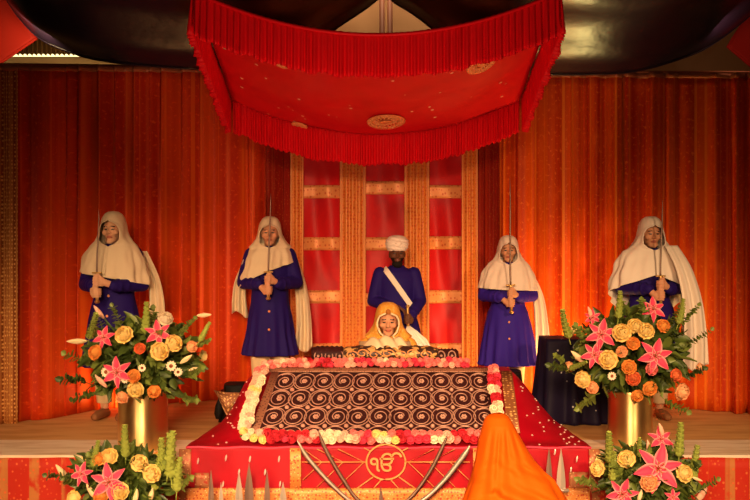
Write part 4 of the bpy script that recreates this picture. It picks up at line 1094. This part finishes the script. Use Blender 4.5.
# seated reader behind the book
Y = 8.02; zt = CZ-.0515*Y; dz = 1.69-zt/1.0
rd_ = thing('person', 'seated person in gold headscarf reading behind the open book', 'person', (P(388, 0, Y).x, Y, .003))
def dn_(bm): bmesh.ops.translate(bm, vec=(0, 0, -dz), verts=bm.verts)
AR = [((SH*s, .01, 1.335), (.27*s, -.05, 1.10), (.16*s, -.24, 1.06)) for s in (-1, 1)]
bm = bmesh.new(); torso(bm); rot = head(bm, HC, .12)
for i, (sh, el, wr) in enumerate(AR):
    chain(bm, [(Vector(sh), .048), (Vector(el), .04), (Vector(wr), .027)]); rest_hand(bm, wr, (-.3*(-1 if i == 0 else 1), -1, -.1), 1 if i else -1)
for s in (-1, 1): chain(bm, [(Vector((s*.1, .02, .84)), .085), (Vector((s*.34, -.2, .81)), .06), (Vector((-s*.06, -.32, .79)), .045), (Vector((-s*.16, -.33, .785)), .035)])
dn_(bm); rot = Matrix.Translation((0, 0, -dz)) @ rot
me = fuse(bm, .0058, 1); paint(me, rot)
for q in ('skin', 'eye', 'lips'): me.materials.append(M[q])
obj('body', me, None, rd_)
bm = bmesh.new(); loft(bm, [(dz+.0, .2, .2, 0, -.02), (dz+.08, .22, .2, 0, -.02)]+[(z, rx, ry, 0, .01) for z, rx, ry in reversed(TORSO) if z > dz+.12], 64, lambda a, z: 1+.02*math.sin(a*9))
for (sh, el, wr) in AR: chain(bm, [(Vector(sh), .068), (Vector(el), .064), (Vector(wr), .046)], 14)
for s in (-1, 1): chain(bm, [(Vector((s*.1, .02, dz+.1)), .1), (Vector((s*.34, -.2, dz+.085)), .08), (Vector((-s*.04, -.3, dz+.065)), .06)], 14)
dn_(bm); obj('tunic', fuse(bm, .01, 2), 'gold_scarf', rd_)
me = scarf(0, 1.0, hemf(1.1, 1.06, 1.06, .95), 8, 6, .84); me.transform(Matrix.Translation((0, 0, -dz)))
so = solid(obj('headscarf', me, 'gold_scarf', rd_), .006)
# pale lining along the face opening
bm = bmesh.new()
for s in (-1, 1):
    pts = []
    for k in range(17):
        z = lerp(1.6, 1.42, k/16); o = math.radians(interp([(1.40, 0), (1.42, 16), (1.45, 33), (1.5, 45), (1.54, 45), (1.58, 34), (1.605, 4)], z))
        r1, r2 = interp([(1.41, .12), (1.475, .108), (1.52, .109), (1.6, .104)], z), interp([(1.41, .107), (1.475, .118), (1.52, .124), (1.6, .12)], z)
        pts.append((s*(r1+.012)*math.sin(o), -.008-(r2+.018)*math.cos(o), z-dz))
    pts += [(s*(.055+.02*k), -.16-.012*k, 1.40-.035*k-dz) for k in range(4)]
    tube(bm, pts, .0075, 8)
obj('scarf_lining', bm, 'cream_cloth', so)
bm = bmesh.new(); ell(bm, (0, -.138, 1.615-dz), (.02, .008, .02), 10); obj('scarf_pin', bm, 'stamen', so)

# devotee in an orange shawl seated on the ground in front, seen from behind
Y = 5.55; ap = P(499, 413, Y); s = 1
dv = thing('person', 'person seen from behind, wholly covered by a bright orange shawl', 'person', (ap.x, Y, GZ))
Hs = ap.z-GZ; dz2 = 1.69-Hs
bm = bmesh.new(); torso(bm); head(bm, HC, .1)
for s in (-1, 1):
    chain(bm, [(Vector((SH*s, .01, 1.33)), .048), (Vector((.18*s, -.08, 1.08)), .04), (Vector((.06*s, -.2, 1.05)), .027)]); rest_hand(bm, (.06*s, -.2, 1.05), (-.2*s, -.8, .5), s)
    chain(bm, [(Vector((s*.1, .02, .86)), .085), (Vector((s*.26, -.2, .82)), .06), (Vector((-s*.06, -.27, .79)), .045), (Vector((-s*.15, -.27, .785)), .035)])
bmesh.ops.transform(bm, matrix=Matrix.Rotation(PI, 4, 'Z') @ Matrix.Translation((0, 0, -dz2)), verts=bm.verts)
for v in bm.verts:
    v.co.z = max(v.co.z, .012); v.co.x += .075*sm((Hs-v.co.z-.16)/.2); v.co.x *= .9; v.co.z -= .02*sm(v.co.z/.5)
obj('body', fuse(bm, .0065, 1), 'skin', dv)
WL = [(0, .002), (.006, .04), (.02, .066), (.04, .08), (.15, .111), (.26, .130), (.37, .155), (.48, .195), (.6, .25), (.75, .32), (.92, .4)]
WR = [(0, .002), (.006, .03), (.02, .05), (.04, .064), (.1, .098), (.15, .124), (.26, .19), (.32, .24), (.37, .30), (.48, .372), (.6, .41), (.75, .44), (.92, .48)]
WD = [(0, .002), (.006, .04), (.02, .075), (.06, .11), (.15, .13), (.3, .15), (.4, .185), (.5, .22), (.62, .27), (.78, .38), (.92, .44)]
def f(u, v):
    th_ = u*2*PI; d = v**1.15*(Hs-.008); k = sm((d-.16)/.25); c = math.sin(th_); bk_ = max(0, -math.cos(th_))
    q = 1+k*(.02*math.sin(th_*7+d*9)+.012*math.sin(th_*15-d*14))
    x = (interp(WR, d) if c > 0 else interp(WL, d))*c*q
    ry = interp(WD, d)*q
    # cloth falls in folds that sweep down from the head to the right shoulder
    w_ = d-.42*max(0, c+.25)**1.2*.5
    fold = bk_*k*(.018*math.sin(w_*42)+.01*math.sin(w_*75+c*5))+bk_*.01*sm((d-.05)/.1)*math.sin(c*16+d*5)
    return Vector((x, ry*math.cos(th_)*1.0-fold, Hs-d))
solid(obj('shawl', sheet(140, 110, f, (2, 1)), 'saffron', dv), .005)

# ------------------------------------------------------------------ camera, light, view
cam = bpy.data.cameras.new('camera'); cam.lens = 48; cam.sensor_width = 36; cam.clip_end = 60
co = bpy.data.objects.new('camera', cam); COL.objects.link(co); co.location = (0, 0, CZ); co.rotation_euler = (PI/2, 0, 0)
scn.camera = co
w = bpy.data.worlds.new('world'); scn.world = w; w.use_nodes = True
bg = w.node_tree.nodes['Background']; bg.inputs[0].default_value = (1, .5, .22, 1); bg.inputs[1].default_value = .05
def light(kind, name, loc, target, energy, color, **k):
    l = bpy.data.lights.new(name, kind); l.energy = energy; l.color = color
    for a, v in k.items(): setattr(l, a, v)
    o = bpy.data.objects.new(name, l); COL.objects.link(o); o.location = loc
    o.rotation_euler = (Vector(target)-Vector(loc)).to_track_quat('-Z', 'Y').to_euler(); return o
WARM = (1, .6, .3)
light('AREA', 'front_softbox', (-.4, -2.2, 2.9), (0, 7.2, -.85), 105, WARM, shape='RECTANGLE', size=1.8, size_y=1.3, spread=math.radians(42))  # unseen softbox added for even front light and vase highlights
light('SPOT', 'stage_wash_left', (-3.2, .5, 3.0), (-1.4, 8.3, -.05), 1150, WARM, spot_size=math.radians(27), spot_blend=.5, shadow_soft_size=.3)
light('SPOT', 'stage_wash_right', (3.2, .5, 3.0), (1.45, 8.3, -.05), 1400, WARM, spot_size=math.radians(27), spot_blend=.5, shadow_soft_size=.3)
light('SPOT', 'throne_spot', (.3, .8, 3.0), (.05, 7.0, -.1), 50, WARM, spot_size=math.radians(27), spot_blend=.6, shadow_soft_size=.15)
light('SPOT', 'canopy_spot', (0, 4.3, .05), (0, 7.5, 2.75), 260, (1, .5, .32), spot_size=math.radians(56), spot_blend=.4, shadow_soft_size=.2)
light('SPOT', 'glint_spot', (2.2, 8.72, .06), (1.75, 8.0, 3.3), 150, (1, .75, .25), spot_size=math.radians(26), spot_blend=1, shadow_soft_size=.05)  # added lamp, only there to put the gold glint on the right swag
light('AREA', 'curtain_uplight_left', (-2.1, 8.6, .04), (-2.3, 9.1, 1.3), 7, (1, .5, .16), size=.25)
light('AREA', 'curtain_uplight_right', (1.75, 8.75, .04), (1.85, 9.4, 1.2), 30, (1, .55, .15), size=.25)
light('AREA', 'wall_fill', (.1, 9.9, 4.4), (.1, 10.6, 3.8), 13, (1, .6, .35), size=.3)  # unseen lamp added to brighten the tent wall above the canopy
light('AREA', 'corner_fill_left', (-2.9, 8.5, 3.2), (-3.5, 9.4, 3.3), 9, (1, .66, .3), size=.3)  # added fill, lifts the left red ceiling cloth and the wall gap
light('AREA', 'corner_fill_right', (3.0, 8.4, 3.2), (3.5, 9.15, 3.3), 1.6, (1, .5, .3), size=.3)  # added fill, lifts the right red ceiling cloth
vs = scn.view_settings; vs.view_transform = 'Standard'; vs.look = 'None'; vs.gamma = 1; vs.exposure = 0; vs.use_curve_mapping = False
scn.display_settings.display_device = 'sRGB'
